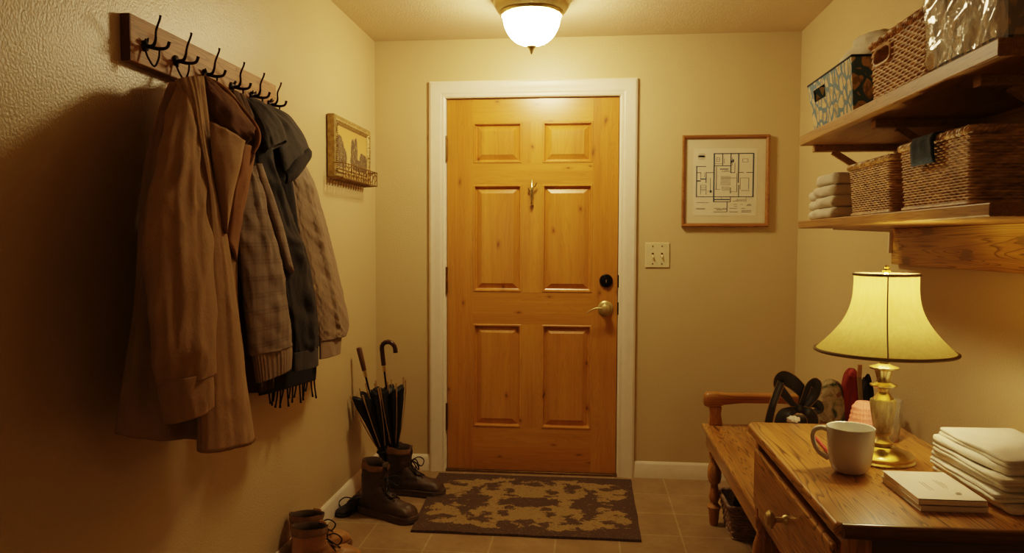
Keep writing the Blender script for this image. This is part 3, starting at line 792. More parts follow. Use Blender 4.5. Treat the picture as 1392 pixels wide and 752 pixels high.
# --- beige plaid jacket with ribbed cuff
pj = thing('plaid_jacket', (.14, -1.75, 1.0), 'beige plaid wool jacket with a ribbed cuff, just behind the tan coat', 'jacket', 'coats on the rack')
garment([(312, 122, 330, 128, .04, .06), (308, 170, 346, 170, .05, .12), (306, 260, 358, 260, .05, .14), (312, 380, 372, 370, .05, .15), (328, 532, 372, 525, .05, .15)], [.04, .12, .14, .14, .13], n=64, amp=.010, seed=12, ridge=5).build('body', 'lining', pj, 'full')
ps = garment([(326, 232, 346, 226, .16, .17), (321, 280, 360, 275, .18, .20), (323, 330, 374, 325, .19, .21), (330, 390, 387, 385, .195, .215), (335, 440, 393, 440, .20, .22), (341, 482, 396, 470, .20, .22)], [.06, .10, .115, .12, .12, .11], n=72, amp=.008, fu=1.8, fv=2, seed=15, wr=.008, wrf=8, quilt=(6, 8, .003), inner=False).build('sleeve', 'plaid', pj, 'full')
garment([(341, 478, 396, 466, .20, .22), (344, 492, 397, 480, .20, .22), (348, 520, 396, 501, .20, .22)], [.108, .112, .098], n=160, amp=.002, seed=1, rib=(34, .0045)).build('ribbed_cuff', 'quilt', ps, 'full')
strip(G((.17, .185, .20, .215), (345, 225), (352, 250), (368, 300), (388, 365)), G((.155, .17, .185, .20), (352, 224), (362, 250), (380, 305), (396, 372)), seed=4).build('front_edge', 'plaid', pj, 'full', solid=.02)

# --- charcoal hooded denim jacket
dj = thing('denim_jacket', (.14, -1.55, 1.05), 'charcoal denim jacket with a folded hood, third garment along the rack', 'jacket', 'coats on the rack')
garment([(336, 140, 352, 140, .04, .05), (334, 180, 372, 178, .05, .10), (340, 235, 392, 235, .05, .12), (352, 300, 402, 300, .05, .13), (368, 380, 414, 380, .05, .13), (380, 470, 420, 465, .05, .13)], [.05, .12, .14, .14, .14, .13], n=64, amp=.009, seed=22, ridge=5).build('body', 'denim', dj, 'full')
ds = garment([(343, 200, 366, 196, .13, .14), (346, 240, 376, 238, .16, .17), (362, 300, 398, 300, .17, .18), (376, 350, 416, 345, .175, .185), (386, 400, 427, 400, .18, .19), (394, 440, 431, 435, .18, .19), (401, 480, 432, 472, .18, .19)], [.06, .10, .11, .11, .11, .105, .10], n=72, amp=.009, fu=2, fv=1.6, seed=25, ridge=4, wr=.012, wrf=8, inner=False).build('sleeve', 'denim', dj, 'full')
garment([(397, 479, 433, 470, .18, .19), (397, 490, 433, 482, .18, .19), (397, 504, 433, 496, .18, .19)], [.10, .10, .10], n=64, amp=.002, seed=1).build('cuff', 'denim_lt', ds, 'full')
garment([(330, 136, 345, 134, .05, .055), (344, 158, 364, 146, .10, .10), (354, 182, 383, 168, .15, .15), (362, 206, 390, 192, .18, .18)], [.04, .07, .09, .09], n=56, amp=.008, seed=31, wr=.004, wrf=5).build('hood', 'denim_lt', dj, 'full')
garment([(350, 146, 364, 142, .06, .06), (366, 176, 392, 158, .11, .11), (378, 210, 412, 184, .15, .15), (386, 236, 421, 206, .17, .17)], [.04, .08, .10, .09], n=56, amp=.009, seed=34, wr=.004, wrf=5).build('hood', 'denim_lt', dj, 'full')
strip(G((.17, .18, .18), (386, 232), (402, 214), (420, 202)), G((.185, .195, .19), (388, 250), (404, 240), (421, 216)), seed=14).build('collar_flap', 'denim', dj, 'full', solid=.007)

# --- quilted beige jacket
qj = thing('quilted_jacket', (.10, -1.42, 1.08), 'pale mauve-beige quilted jacket, farthest garment along the rack', 'jacket', 'coats on the rack')
garment([(362, 150, 376, 150, .035, .04), (372, 190, 398, 190, .04, .06), (380, 250, 412, 250, .04, .07), (392, 320, 424, 320, .04, .07), (405, 400, 436, 400, .04, .07), (412, 466, 440, 462, .04, .07)], [.04, .08, .09, .09, .09, .09], n=56, amp=.006, seed=42, quilt=(8, 8, .005)).build('body', 'quilt', qj, 'full')
qs = garment([(384, 214, 404, 210, .085, .09), (391, 250, 425, 248, .11, .12), (399, 300, 441, 300, .12, .13), (412, 350, 453, 348, .125, .135), (423, 400, 465, 398, .13, .14), (430, 440, 473, 438, .13, .14), (433, 464, 470, 456, .13, .14)], [.06, .11, .125, .125, .13, .13, .095], n=140, amp=.008, fu=2, fv=2, seed=45, wr=.008, wrf=9, quilt=(14, 15, .008), inner=False).build('sleeve', 'quilt', qj, 'full')
garment([(433, 461, 465, 454, .13, .14), (434, 472, 464, 465, .13, .14), (434, 488, 463, 480, .13, .14)], [.085, .085, .08], n=64, amp=.002, seed=1).build('cuff', 'quilt', qs, 'full')

# --- black fringed scarf
sc_ = thing('scarf', (.10, -1.55, .95), 'black scarf with a fringed end showing below the jackets', 'scarf')
sb_ = garment([(352, 148, 362, 148, .06, .06), (356, 250, 400, 250, .06, .08), (350, 400, 424, 395, .07, .10), (347, 500, 430, 480, .07, .11), (352, 538, 429, 516, .07, .11)], [.03, .05, .05, .045, .04], n=56, amp=.005, seed=52, inner=False).build('scarf_body', 'scarf', sc_, 'full')
fr_ = MB()
for i in range(16):
    t = (i + random.uniform(-.2, .2)) / 15; u, v = 366 + (427 - 366) * t, 533 + (515 - 533) * t
    x = .075 + .035 * t; ln_ = random.uniform(14, 27)
    dx = random.uniform(-5, 3)
    fr_.tube([X(x, u, v - 3), X(x, u + dx * .3, v + ln_ * .4), X(x, u + dx * .7, v + ln_ * .75), X(x, u + dx, v + ln_)], [.0036, .003, .003, .0042], 6, 3)
fr_.build('fringe', 'scarf', sc_)

# ------------------------------------------------------------------ boots
def boot(name, loc, rz, label, group, top=.28, lea='leather_dark', band='leather_cuff', sole='sole_dark', s=1., flop=0, low=False, lacez=1., wide=1.):
    r = thing(name, loc, label, 'boot' if not low else 'shoe', group, rz)
    if low: rows_ = [((.045, .085), (-.075, .085), .040), ((.06, .075), (-.08, .06), .043)]
    else:
        rows_ = [((.062, top), (-.066, top + .012), .060), ((.058, top * .8), (-.064, top * .8), .057), ((.058, top * .62), (-.060, top * .6), .052), ((.066, .135), (-.062, .115), .048)]
    rows_ += [((.085, .112 if not low else .078), (-.078, .065), .046), ((.105, .100 if not low else .072), (-.082, .028), .043), ((.13, .090 if not low else .066), (-.02, .016), .042), ((.16, .082 if not low else .06), (.09, .014), .046),
              ((.19, .074 if not low else .056), (.155, .014), .050), ((.213, .058 if not low else .045), (.198, .014), .046), ((.226, .036), (.222, .016), .030), ((.229, .026), (.228, .020), .012)]
    Fp = spline([V((a[0], 0, a[1])) for a, _, _ in rows_], 5); Bp = spline([V((a[0], 0, a[1])) for _, a, _ in rows_], 5); wp = [q.x for q in spline([V((q[2], 0, 0)) for q in rows_], 5)]
    n = 40; R = []
    for i, (f_, b_, w_) in enumerate(zip(Fp, Bp, wp)):
        c_ = (f_ + b_) / 2; a_ = (f_ - b_) / 2; ring = []
        for j in range(n):
            t = 2 * pi * j / n; ct, st = cos(t), sin(t)
            e = .85
            p_ = c_ + a_ * math.copysign(abs(ct) ** e, ct) + V((0, w_ * wide * math.copysign(abs(st) ** e, st), 0))
            o_ = (p_ - c_).normalized()
            crease = .0045 * nz3(p_.x * 26 + loc[0] * 9, p_.y * 30, p_.z * 26 + loc[1] * 7) + .003 * nz3(p_.x * 8, p_.y * 60, p_.z * 70 + loc[0])
            p_ = p_ + o_ * crease
            if flop and i < 8:
                p_.x += flop * (1 - i / 8) * (.03 if ct < 0 else .0) * abs(ct); p_.z -= flop * (1 - i / 8) * (.02 * (ct > 0) + .012 * st)
            p_.z = max(p_.z, .012); ring.append(p_ * s)
        R.append(ring)
    c0 = sum(R[0], V((0, 0, 0))) / n
    inner = [[c0 + (p_ - c0) * .97 + V((0, 0, .004)) for p_ in R[0]], [c0 + (p_ - c0) * .90 for p_ in R[0]]]
    up_ = MB(); up_.rings(R, False, True); u_o = up_.build('upper', lea, r, 'full', local=True)
    # lining: the inside of the shaft
    k = 8 if not low else 4
    ins = [[c0 + (p_ - c0) * .99 + V((0, 0, .003)) for p_ in R[0]], [c0 + (p_ - c0) * .92 + V((0, 0, .001)) for p_ in R[0]]]
    for i in (3, k, k + 4 if not low else k + 1):
        ci = sum(R[i], V((0, 0, 0))) / n; ins.append([ci + (p_ - ci) * .9 for p_ in R[i]])
    q = MB(); q.rings(ins, False, True); q.build('lining', 'inside', r, 'full', local=True)
    if band:
        bd_ = []
        for i in (0, 1, 2, 3):
            ci = sum(R[i], V((0, 0, 0))) / n; bd_.append([ci + (p_ - ci) * 1.035 + V((0, 0, .003 if i == 0 else 0)) for p_ in R[i]])
        bd_.append([(p_ - sum(R[3], V((0, 0, 0))) / n) * .98 + sum(R[3], V((0, 0, 0))) / n for p_ in R[3]])
        q = MB(); q.rings(bd_, False, False); q.build('top_band', band, r, 'full', local=True)
    # sole
    outl = []
    for x, w_ in ((-.088, .0), (-.085, .022), (-.07, .038), (-.03, .044), (.03, .043), (.09, .046), (.15, .055), (.19, .055), (.22, .042), (.235, .02), (.238, .0)):
        outl.append((x, w_ * wide))
    pl = spline([V((x, w_, 0)) for x, w_ in outl], 3); full = [V(p_) for p_ in pl] + [V((p_.x, -p_.y, 0)) for p_ in pl[::-1][1:-1]]
    lev = [(0, .97), (.002, 1.0), (.012, 1.01), (.015, .985), (.018, 1.005), (.028, .985), (.029, .9)]
    so = MB(); so.rings([[V((.07 + (p_.x - .07) * k_, p_.y * k_, z * (1.15 if not low else .8))) * s for p_ in full] for z, k_ in lev]); so.build('sole', sole, r, angle=30, local=True)
    # tongue and laces
    tip = Fp
    la = MB(); npair = 6 if not low else 4
    i0, i1 = (2, 30) if not low else (2, 14)
    pts = []
    for q in range(npair):
        i = int(i0 + (i1 - i0) * q / (npair - 1)); p_ = Fp[i]; nx_ = (Fp[min(i + 1, len(Fp) - 1)] - Fp[max(i - 1, 0)]); nrm = V((-nx_.z, 0, nx_.x)).normalized()
        if nrm.x < 0 and nrm.z < 0: nrm = -nrm
        w_ = .019
        a_, b_ = (p_ + nrm * .003 + V((0, w_, 0)) - V((.006, 0, .002))) * s, (p_ + nrm * .003 + V((0, -w_, 0)) - V((.006, 0, .002))) * s
        pts.append((a_, b_, (p_ + nrm * .007) * s))
        for e_ in (a_, b_): MB().lathe([(0, -.003), (.0048, -.002), (.0048, .002), (0, .003)], e_, 8).build('eyelet', 'brass_dark', r, local=True)
    for q in range(npair - 1):
        la.tube([pts[q][0], pts[q][2], pts[q + 1][1]], .0026, 6, 3); la.tube([pts[q][1], pts[q][2], pts[q + 1][0]], .0026, 6, 3)
    bx = pts[0] if low else pts[1]
    for sg in (1, -1):
        kx = bx[2]
        la.tube([kx, kx + V((.03, sg * .025, .012)), kx + V((.05, sg * .045, -.01)), kx + V((.042, sg * .03, -.035)), kx + V((.016, sg * .010, -.012)), kx], .0028, 6, 5)
        la.tube([kx, kx + V((.022, sg * .012, -.02)), kx + V((.03, sg * .03, -.055))], .0026, 6, 4)
    la.build('lace', 'lace', r, local=True)
    tg = MB(); ts = []
    for i in range(0, (i1 if not low else 12), 3):
        p_ = Fp[i]; ts.append([(p_ + V(((.002 if i > 18 else .003) - 11 * y_ * y_, y_, .003 if i > 18 else (.006 if i == 0 else 0)))) * s for y_ in (-.02, -.01, 0, .01, .02)])
    tg.rings(ts, False, False, closed=False); tg.build('tongue', lea, r, 'full', local=True, solid=.004)
    return r


def place(heel, toe):
    h_, t_ = V(heel), V(toe); d = t_ - h_; return math.atan2(d.y, d.x)
GB = 'dark brown work boots by the door'
boot('work_boot', (.190, -.690, 0), radians(-24), 'dark brown lace-up work boot with folded cuff, front one beside doormat', GB, top=.245, flop=.6)
boot('work_boot', (.228, -.390, 0), radians(-4), 'dark brown lace-up work boot holding the umbrellas, behind its mate', GB, top=.235, flop=.3, wide=1.12)
GT = 'tan leather ankle boots'
boot('ankle_boot', (.078, -1.25, 0), radians(68), 'tan leather ankle boot nearer the wall, toe towards the door', GT, top=.195, s=1., lea='leather_tan', band='leather_cuff', sole='sole_tan', flop=.2)
boot('ankle_boot', (.140, -1.385, 0), radians(57), 'tan leather ankle boot in front of its mate, dark heel to camera', GT, top=.20, s=1., lea='leather_tan', band='leather_cuff', sole='sole_tan', flop=.2)
boot('low_shoe', (.085, -.62, 0), radians(-110), 'small black suede shoe against the baseboard beside the dark boots', None, lea='suede', band=None, sole='suede', low=True, s=.62)
boot('low_shoe', (.20, -1.72, 0), radians(35), 'tan leather low shoe cut off by the bottom left picture edge', None, lea='leather_tan', band=None, sole='sole_tan', low=True, s=.95)

# ------------------------------------------------------------------ umbrellas
def umbrella(base, topp, label, crook, spread, seed):
    base, topp = V(base), V(topp); ax = (topp - base).normalized(); Lh = (topp - base).length
    r = thing('umbrella', base, label, 'umbrella', 'umbrellas in the boot')
    a_ = ax.orthogonal().normalized(); b_ = ax.cross(a_)
    MB().tube([base, topp], .005, 8).build('shaft', 'black', r)
    n = 64; R = []; hts = [(.0, .008), (.05, .014), (.35, .030), (.42, .030), (.52, .042), (.75, .070), (.95, .098), (1.0, .102)]
    cl_ = Lh * .80
    P_ = spline([V((h, q, 0)) for h, q in hts], 6)
    for h in P_:
        ring = []
        for j in range(n):
            t = 2 * pi * j / n
            pleat = abs(cos(t * 4)); q = h.y * spread * (.50 + .5 * pleat + .16 * nz3(cos(t) * 2 + seed, sin(t) * 2, h.x * 2))
            hh = h.x * cl_ + (.03 * (pleat - .5) if h.x > .9 else 0)
            ring.append(base + ax * hh + (a_ * cos(t) + b_ * sin(t)) * q)
        R.append(ring)
    last = R[-1]; R.append([base + ax * (cl_ * .96) + (p_ - base - ax * (p_ - base).dot(ax)) * .8 for p_ in last])
    R.append([base + ax * (cl_ * .7) + (p_ - base - ax * (p_ - base).dot(ax)) * .2 for p_ in last])
    MB().rings(R, True, True).build('canopy', 'ub_black', r, 'full')
    for k_ in range(8):
        t = 2 * pi * k_ / 8; d = a_ * cos(t) + b_ * sin(t)
        e = random.uniform(-.012, .02)
        p0, p1, p2 = base + ax * cl_ * .45 + d * .036 * spread, base + ax * (cl_ * .98) + d * .104 * spread, base + ax * (cl_ + .035 + e) + d * .112 * spread
        rb = MB(); rb.tube([p0, p0.lerp(p1, .5) + d * .006, p1], .0022, 6, 3); rb.tube([p1 - ax * .01, p2], [.0035, .0045], 6); rb.build('rib', 'ub_tip', r)
    st = MB(); st.tube([base + ax * cl_ * .38 + (a_ * cos(t) + b_ * sin(t)) * .033 * spread for t in [2 * pi * i / 20 for i in range(21)]], .0055, 6); st.build('strap', 'dark_cloth', r)
    fe = MB(); fe.tube([topp - ax * .02, topp + ax * .012], .0085, 12); fe.build('ferrule', 'brass', r)
    h = MB()
    if crook:
        s_ = V((1, .0, 0)); top_ = topp + ax * .012
        pts = [top_, top_ + ax * .05, top_ + ax * .085]
        rad = .034
        for i in range(1, 9):
            t = pi * i / 8; pts.append(top_ + ax * (.085 + rad * sin(t)) + s_ * rad * (1 - cos(t)))
        pts.append(pts[-1] - ax * .02)
        h.tube(pts, .0115, 12); h.build('handle', 'ub_handle', r)
    else:
        h.tube([topp + ax * .012, topp + ax * .05, topp + ax * .125, topp + ax * .130], [.011, .0125, .0135, .010], 14); h.build('handle', 'ub_wood', r)
    return r
umbrella((.19, -.400, .045), Y(-.44, 496, 507), 'black folded umbrella with straight wooden handle, leaning left in the boot', False, .92, 1)
umbrella((.215, -.385, .045), Y(-.40, 522, 500), 'black folded umbrella with curved crook handle standing in the boot', True, .92, 5)

# ------------------------------------------------------------------ shelves on the right wall
def bracket(root, y, zs, arm=.30, drop=.17, brace=True, name='bracket', mat='shelf'):
    b_ = MB().box((W - .026, y - .018, zs - drop), (W - .004, y + .018, zs)).build(name, mat, root, False, bevel=.002)
    MB().box((W - arm, y - .016, zs - .022), (W - .026, y + .016, zs)).build('arm', mat, b_, False, bevel=.002)
    if brace:
        q = MB(); q.tube([(W - arm * .78, y, zs - .022), (W - .02, y, zs - drop + .01)], .014, 4); q.build('brace', mat, b_, False)
ZU, ZUt, ZLb, ZLt = 1.604, 1.638, 1.315, 1.341
XS = 1.90
us = thing('wall_shelf', (2.07, -1.95, ZU), 'upper wooden wall shelf carrying the patterned bins and wicker basket', 'shelf', 'shelves on the right wall')
MB().box((XS, -2.590, ZU), (W - .001, -1.295, ZUt)).build('board', 'shelf', us, False, bevel=.003)
MB().box((W - .022, -2.62, ZU - .125), (W - .001, -1.285, ZU)).build('wall_board', 'shelf', us, False, bevel=.002)
for y in (-1.305, -1.86, -2.42): bracket(us, y, ZU)
ls = thing('wall_shelf', (2.07, -1.95, ZLb), 'lower wooden wall shelf carrying folded towels and two wicker baskets', 'shelf', 'shelves on the right wall')
MB().box((XS, -2.578, ZLb), (W - .001, -1.298, ZLt)).build('board', 'shelf', ls, False, bevel=.003)
MB().box((W - .024, -3.2, 1.191), (W - .001, -1.285, ZLb)).build('wall_board', 'knotty', ls, False, bevel=.003)
q = MB(); yb_ = -1.30
pts = [(W - .001, ZLb), (XS + .12, ZLb), (XS + .12, ZLb - .004), (W - .034, ZLb - .012), (W - .036, ZLb - .085), (W - .001, ZLb - .085)]
q.rings([[V((x, yb_ + d, z)) for x, z in pts] for d in (0.006, .014)]); q.build('bracket', 'trim', ls, False)

# ------------------------------------------------------------------ baskets and bins
def rrect(hx, hy, r, n=16):
    pts = []
    for cx_, cy_, a0 in ((hx - r, hy - r, 0), (-hx + r, hy - r, pi / 2), (-hx + r, -hy + r, pi), (hx - r, -hy + r, 3 * pi / 2)):
        for i in range(n + 1):
            t = a0 + pi / 2 * i / n; pts.append(V((cx_ + r * cos(t), cy_ + r * sin(t), 0)))
    return pts


def resample(P_, n):
    P_ = P_ + [P_[0]]; d = [0]
    for i in range(len(P_) - 1): d.append(d[-1] + (P_[i + 1] - P_[i]).length)
    out = []; k_ = 0
    for i in range(n):
        s_ = d[-1] * i / n
        while d[k_ + 1] < s_: k_ += 1
        out.append(P_[k_].lerp(P_[k_ + 1], (s_ - d[k_]) / max(1e-9, d[k_ + 1] - d[k_])))
    return out, d[-1]


def basket(name, loc, hx, hy, h, label, mat, rows=16, pitch=.024, flare=.93, group=None, hole=None, rz=0, A=.0028, bulge=.0028, rim=.009, topdip=0, rr=.03):
    r = thing(name, loc, label, 'basket', group, rz)
    topO, per = resample(rrect(hx, hy, rr), 1000)
    K = int(per / pitch / 2) * 2; n = K * 4
    tp, _ = resample(rrect(hx, hy, rr), n)
    q = MB(); R = []; hh = h - rim * .6
    NV = 4
    def ring(zf, dsp):
        k_ = flare + (1 - flare) * zf; out = []
        for j, p_ in enumerate(tp):
            pa, pb = tp[j - 1], tp[(j + 1) % n]; tn = (pb - pa).normalized(); nr = V((tn.y, -tn.x, 0))
            if nr.dot(p_) < 0: nr = -nr
            out.append(V((p_.x * k_, p_.y * k_, zf * hh)) + nr * dsp(j))
        return out
    for row in range(rows):
        for v_ in range(NV + 1):
            t = v_ / NV; bl = bulge * sqrt(max(0, 1 - (2 * t - 1) ** 2))
            zf = (row + t) / rows
            R.append(ring(zf, lambda j: bl + A * sin(2 * pi * j / n * K / 2 + pi * row) * (.4 + .6 * sin(pi * t)) + .0012 * nz3(j * .05, row * 3.1, 0)))
    vs = [p_ for rg in R for p_ in rg]; fs = []
    for i in range(len(R) - 1):
        for j in range(n):
            k_ = (j + 1) % n
            if hole:
                m_ = (R[i][j] + R[i + 1][k_]) / 2
                if m_.x < -hx * .6 and abs(m_.y - hole[0]) < hole[2] and abs(m_.z - hole[1]) < hole[3] * sqrt(max(0, 1 - ((m_.y - hole[0]) / hole[2]) ** 4)): continue
            fs.append((i * n + j, i * n + k_, (i + 1) * n + k_, (i + 1) * n + j))
    q.add(vs, fs); q.build('woven_side', mat, r, 'full', local=True)
    q = MB()
    ns = 200; ip, _ = resample(rrect(hx - .006, hy - .006, rr * .9), ns)
    R2 = [[V((p_.x * k_, p_.y * k_, z)) for p_ in ip] for z, k_ in ((h * .97, 1), (.006, flare))]
    vs = [p_ for rg in R2 for p_ in rg]; fs = []
    for j in range(ns):
        k_ = (j + 1) % ns
        if hole:
            m_ = R2[0][j]
            if m_.x < -hx * .6 and abs(m_.y - hole[0]) < hole[2] * 1.3: continue
        fs.append((j, k_, ns + k_, ns + j))
    fs.append(tuple(ns + j for j in range(ns)))
    q.add(vs, fs); q.build('inside', mat, r, local=True)
    if rim:
        q = MB(); np_, per2 = resample(rrect(hx + .002, hy + .002, rr), 320); tw = per2 / .03
        for ph in range(3):
            pts_ = []
            for j, p_ in enumerate(np_ + [np_[0]]):
                t = 2 * pi * tw * j / 320 / 1 + ph * 2 * pi / 3
                o_ = V((p_.x, p_.y, 0)).normalized()
                pts_.append(V((p_.x, p_.y, h - rim * .2)) + o_ * rim * .5 * cos(t) + V((0, 0, rim * .5 * sin(t))))
            q.tube(pts_, rim * .55, 6, 0, False)
        q.build('braided_rim', mat, r, local=True)
        q = MB(); pts_ = [V((p_.x * flare * 1.015, p_.y * flare * 1.01, rim * .45)) for p_ in np_ + [np_[0]]]
        q.tube(pts_, rim * .55, 6, 0, False); q.build('base_band', mat, r, local=True)
    if hole:
        q = MB(); pts_ = []
        for i in range(33):
            t = 2 * pi * i / 32; c_, s_ = cos(t), sin(t)
            yy = hole[0] + hole[2] * math.copysign(abs(c_) ** .6, c_); zz = hole[1] + hole[3] * math.copysign(abs(s_) ** .6, s_)
            pts_.append(V((-hx * (flare + (1 - flare) * zz / h) - .002, yy, zz)))
        q.tube(pts_, .006, 8); q.build('handle_opening', mat, r, local=True)
    return r


basket('wicker_basket', (2.035, -2.083, ZUt), .118, .178, .155, 'honey wicker basket with oval handle opening on upper shelf', 'wick', rows=19, flare=.94, hole=(.085, .112, .055, .022), pitch=.019, A=.0024, rr=.02)
basket('storage_basket', (2.045, -1.905, ZLt), .125, .155, .142, 'smaller seagrass basket beside the folded towels on lower shelf', 'wick2', rows=23, pitch=.013, flare=.93, A=.0016, rr=.018)
bb = basket('storage_basket', (2.075, -2.30, ZLt), .160, .175, .152, 'larger seagrass basket with a navy cloth tag on lower shelf', 'wick2', rows=24, pitch=.013, flare=.95, A=.0016, rr=.018)
bt = MB(); ty = (-2.232 + 2.30 - .0, -2.342 + 2.30)
R = []
for z, x in ((.156, -.135), (.162, -.150), (.160, -.172), (.148, -.178), (.130, -.176), (.115, -.175), (.098, -.174)):
    R.append([V((x + .003 * nz3(yy * 40, z * 30, 1), yy + .003 * nz3(z * 40, yy, 4), z)) for yy in [ty[1] + (ty[0] - ty[1]) * i / 10 for i in range(11)]])
bt.rings(R, False, False, closed=False); bt.build('tag', 'blue_tag', bb, 'full', local=True, solid=.005)
def lump(name, loc, dims, label, cat, mat, seed, amp=.25, fq=2.2, parent=None, group=None):
    vs = []; fs = []; nu, nv = 40, 24
    for i in range(nv + 1):
        ph = pi * i / nv
        for j in range(nu):
            t = 2 * pi * j / nu; d = V((sin(ph) * cos(t), sin(ph) * sin(t), cos(ph)))
            k_ = 1 + amp * (nz3(d.x * fq + seed, d.y * fq, d.z * fq) + .6 * (1 - 2 * abs(nz3(d.x * fq * 1.9, d.y * fq * 1.9 + seed, d.z * fq * 1.9))) - .3)
            z = d.z * dims[2] * k_
            vs.append(V((d.x * dims[0] * k_, d.y * dims[1] * k_, max(z, -dims[2] * .8) + dims[2] * .8)))
    for i in range(nv):
        for j in range(nu): fs.append((i * nu + j, i * nu + (j + 1) % nu, (i + 1) * nu + (j + 1) % nu, (i + 1) * nu + j))
    q = MB(); q.add(vs, fs); o = q.build(name, mat, parent, 'full', local=True); o.location = loc
    if label: tag(o, label, cat, group)
    return o
lump('folded_cloth', (2.06, -2.235, ZLt + .112), (.075, .085, .038), 'dark slate blue cloth tucked in the larger basket behind its tag', 'cloth', 'blue_cloth', 4)
lump('folded_cloth', (2.09, -1.975, ZLt + .10), (.07, .05, .028), 'dark cloth tucked inside the smaller basket on lower shelf', 'cloth', 'blue_cloth', 9)


def fabric_bin(loc, hx, hy, h, label, mat, matn, hole, flare=.86, cat='storage bin', group='printed storage bins', trim_m='blue_tag'):
    r = thing('storage_bin', loc, label, cat, group)
    def P_(z, k_): return [V((-hx * k_, -hy * k_, z)), V((hx * k_, -hy * k_, z)), V((hx * k_, hy * k_, z)), V((-hx * k_, hy * k_, z))]
    kk = lambda z: flare + (1 - flare) * z / h
    t, bq = P_(h, 1), P_(0, flare)
    names = (('side_panel', 0, 1, matn), ('side_panel', 1, 2, mat), ('side_panel', 2, 3, mat))
    for nm, a_, b_, mm in names:
        q = MB(); q.add([bq[a_], bq[b_], t[b_], t[a_]], [(0, 1, 2, 3)]); q.build(nm, mm, r, False, local=True, solid=.005)
    # front (room side) with handle hole
    ys = [-1, (hole[0] - hole[2]) / hy, (hole[0] + hole[2]) / hy, 1]; zs = [0, hole[1] - hole[3], hole[1] + hole[3], h]
    q = MB(); vs = [V((-hx * kk(z), hy * kk(z) * y_, z)) for z in zs for y_ in ys]
    fs = [(i * 4 + j, i * 4 + j + 1, (i + 1) * 4 + j + 1, (i + 1) * 4 + j) for i in range(3) for j in range(3) if not (i == 1 and j == 1)]
    q.add(vs, fs); q.build('front_panel', mat, r, False, local=True, solid=.005)
    q = MB(); q.add(bq, [(0, 1, 2, 3)]); q.build('bottom', mat, r, False, local=True, solid=.004)
    q = MB(); tt = t + [t[0]]
    for a_, b_ in zip(tt, tt[1:]): q.tube([a_, b_], .0042, 8)
    q.build('rim_binding', trim_m, r, local=True)
    ho = [vs[5], vs[6], vs[10], vs[9], vs[5]]; q = MB()
    for a_, b_ in zip(ho, ho[1:]): q.tube([a_, b_], .0026, 6)
    q.build('handle_opening', trim_m, r, local=True)
    return r
fabric_bin((2.045, -1.585, ZUt), .140, .215, .158, 'blue and cream leaf-print bin holding a white towel on upper shelf', 'bin', 'bin', (.10, .112, .062, .020))
lump('bath_towel', (2.06, -1.60, ZUt + .135), (.105, .165, .075), 'crumpled white towel heaped inside the blue printed bin', 'towel', 'terry', 2, .22, 2.0)
pb = fabric_bin((2.075, -2.437, ZUt), .165, .158, .20, 'brown printed bin wrapped in shiny clear plastic at upper shelf end', 'bin2', 'bin2', (.03, .125, .06, .022), .93)
# crinkled plastic cover
vs = []; fs = []; npl = 160; hz = 30
pp, _ = resample(rrect(.170, .150, .012), npl)
for i in range(hz + 1):
    zf = i / hz; k_ = .955 + .055 * zf
    for j, p_ in enumerate(pp):
        o_ = V((p_.x, p_.y, 0)).normalized()
        d = .010 + .007 * nz3(p_.y * 14 + p_.x * 9, zf * 3.2, 3) + .006 * (1 - 2.2 * abs(nz3(p_.y * 11 + zf * 2.5, zf * 4 + p_.x * 12, 8)))
        vs.append(V((p_.x * k_, p_.y * k_, .004 + zf * .212)) + o_ * max(d, .004))
for i in range(hz):
    for j in range(npl): fs.append((i * npl + j, i * npl + (j + 1) % npl, (i + 1) * npl + (j + 1) % npl, (i + 1) * npl + j))
q = MB(); q.add(vs, fs); tag(q.build('plastic_cover', 'plastic', pb, 'full', local=True), 'crinkled clear plastic wrap')

# towels on lower shelf
def folded(name, c, hx, hy, h, label, mat, group, cat='towel', layers=2, amp=.004, seed=0, rz=0, tilt=(0, 0), rad=.09):
    """a folded cloth: rounded fold edges, layer lines round the sides, soft top"""
    r = None; nu = 96
    out, _ = resample(rrect(hx, hy, min(hx, hy) * rad), nu)
    R = []; prof_ = []
    for l_ in range(layers):
        for i in range(7):
            t = pi * i / 6; prof_.append((-.5 * h / layers * .92 * (1 - sin(t)) * 1.0, h * (l_ + .5 - .5 * cos(t)) / layers))
    for d, z in prof_:
        ring = []
        for p_ in out:
            o_ = V((p_.x / hx, p_.y / hy, 0)).normalized()
            w_ = amp * nz3(p_.x * 14 + seed, p_.y * 14, z * 60 + seed) * 1.6
            sag = amp * .9 * nz3(p_.x * 8 + seed * 3, p_.y * 8, 5) * (z / h)
            ring.append(V((p_.x, p_.y, z + sag + tilt[0] * p_.x + tilt[1] * p_.y * (z / h))) + o_ * (d + w_))
        R.append(ring)
    for k_ in (.8, .5, .2):
        ring = []
        for p_ in R[-1] if k_ == .8 else base_:
            q_ = p_.copy()
            ring.append(q_)
        if k_ == .8: base_ = [p_.copy() for p_ in R[len(prof_) - 1]]
        ring = [V((p_.x * k_, p_.y * k_, p_.z + .0012 + amp * .7 * nz3(p_.x * k_ * 22 + seed, p_.y * k_ * 22, 2))) for p_ in base_]
        R.append(ring)
    q = MB(); q.rings(R, True, True); o = q.build(name, mat, None, 'full', local=True); o.location = c; o.rotation_euler.z = rz
    return tag(o, label, cat, group)
names_ = ('lowest', 'second from bottom', 'third from bottom', 'topmost')
for i in range(4):
    folded('hand_towel', (2.018 + random.uniform(-.004, .004), -1.545 + (.012, -.002, .004, -.004)[i], ZLt + i * .0355), .112, (.112, .096, .100, .096)[i], .035, 'folded white towel, %s of the taller shelf stack' % names_[i], 'terry', 'white towels on the lower shelf', layers=1, seed=i * 3.1, amp=.005, rad=.2)
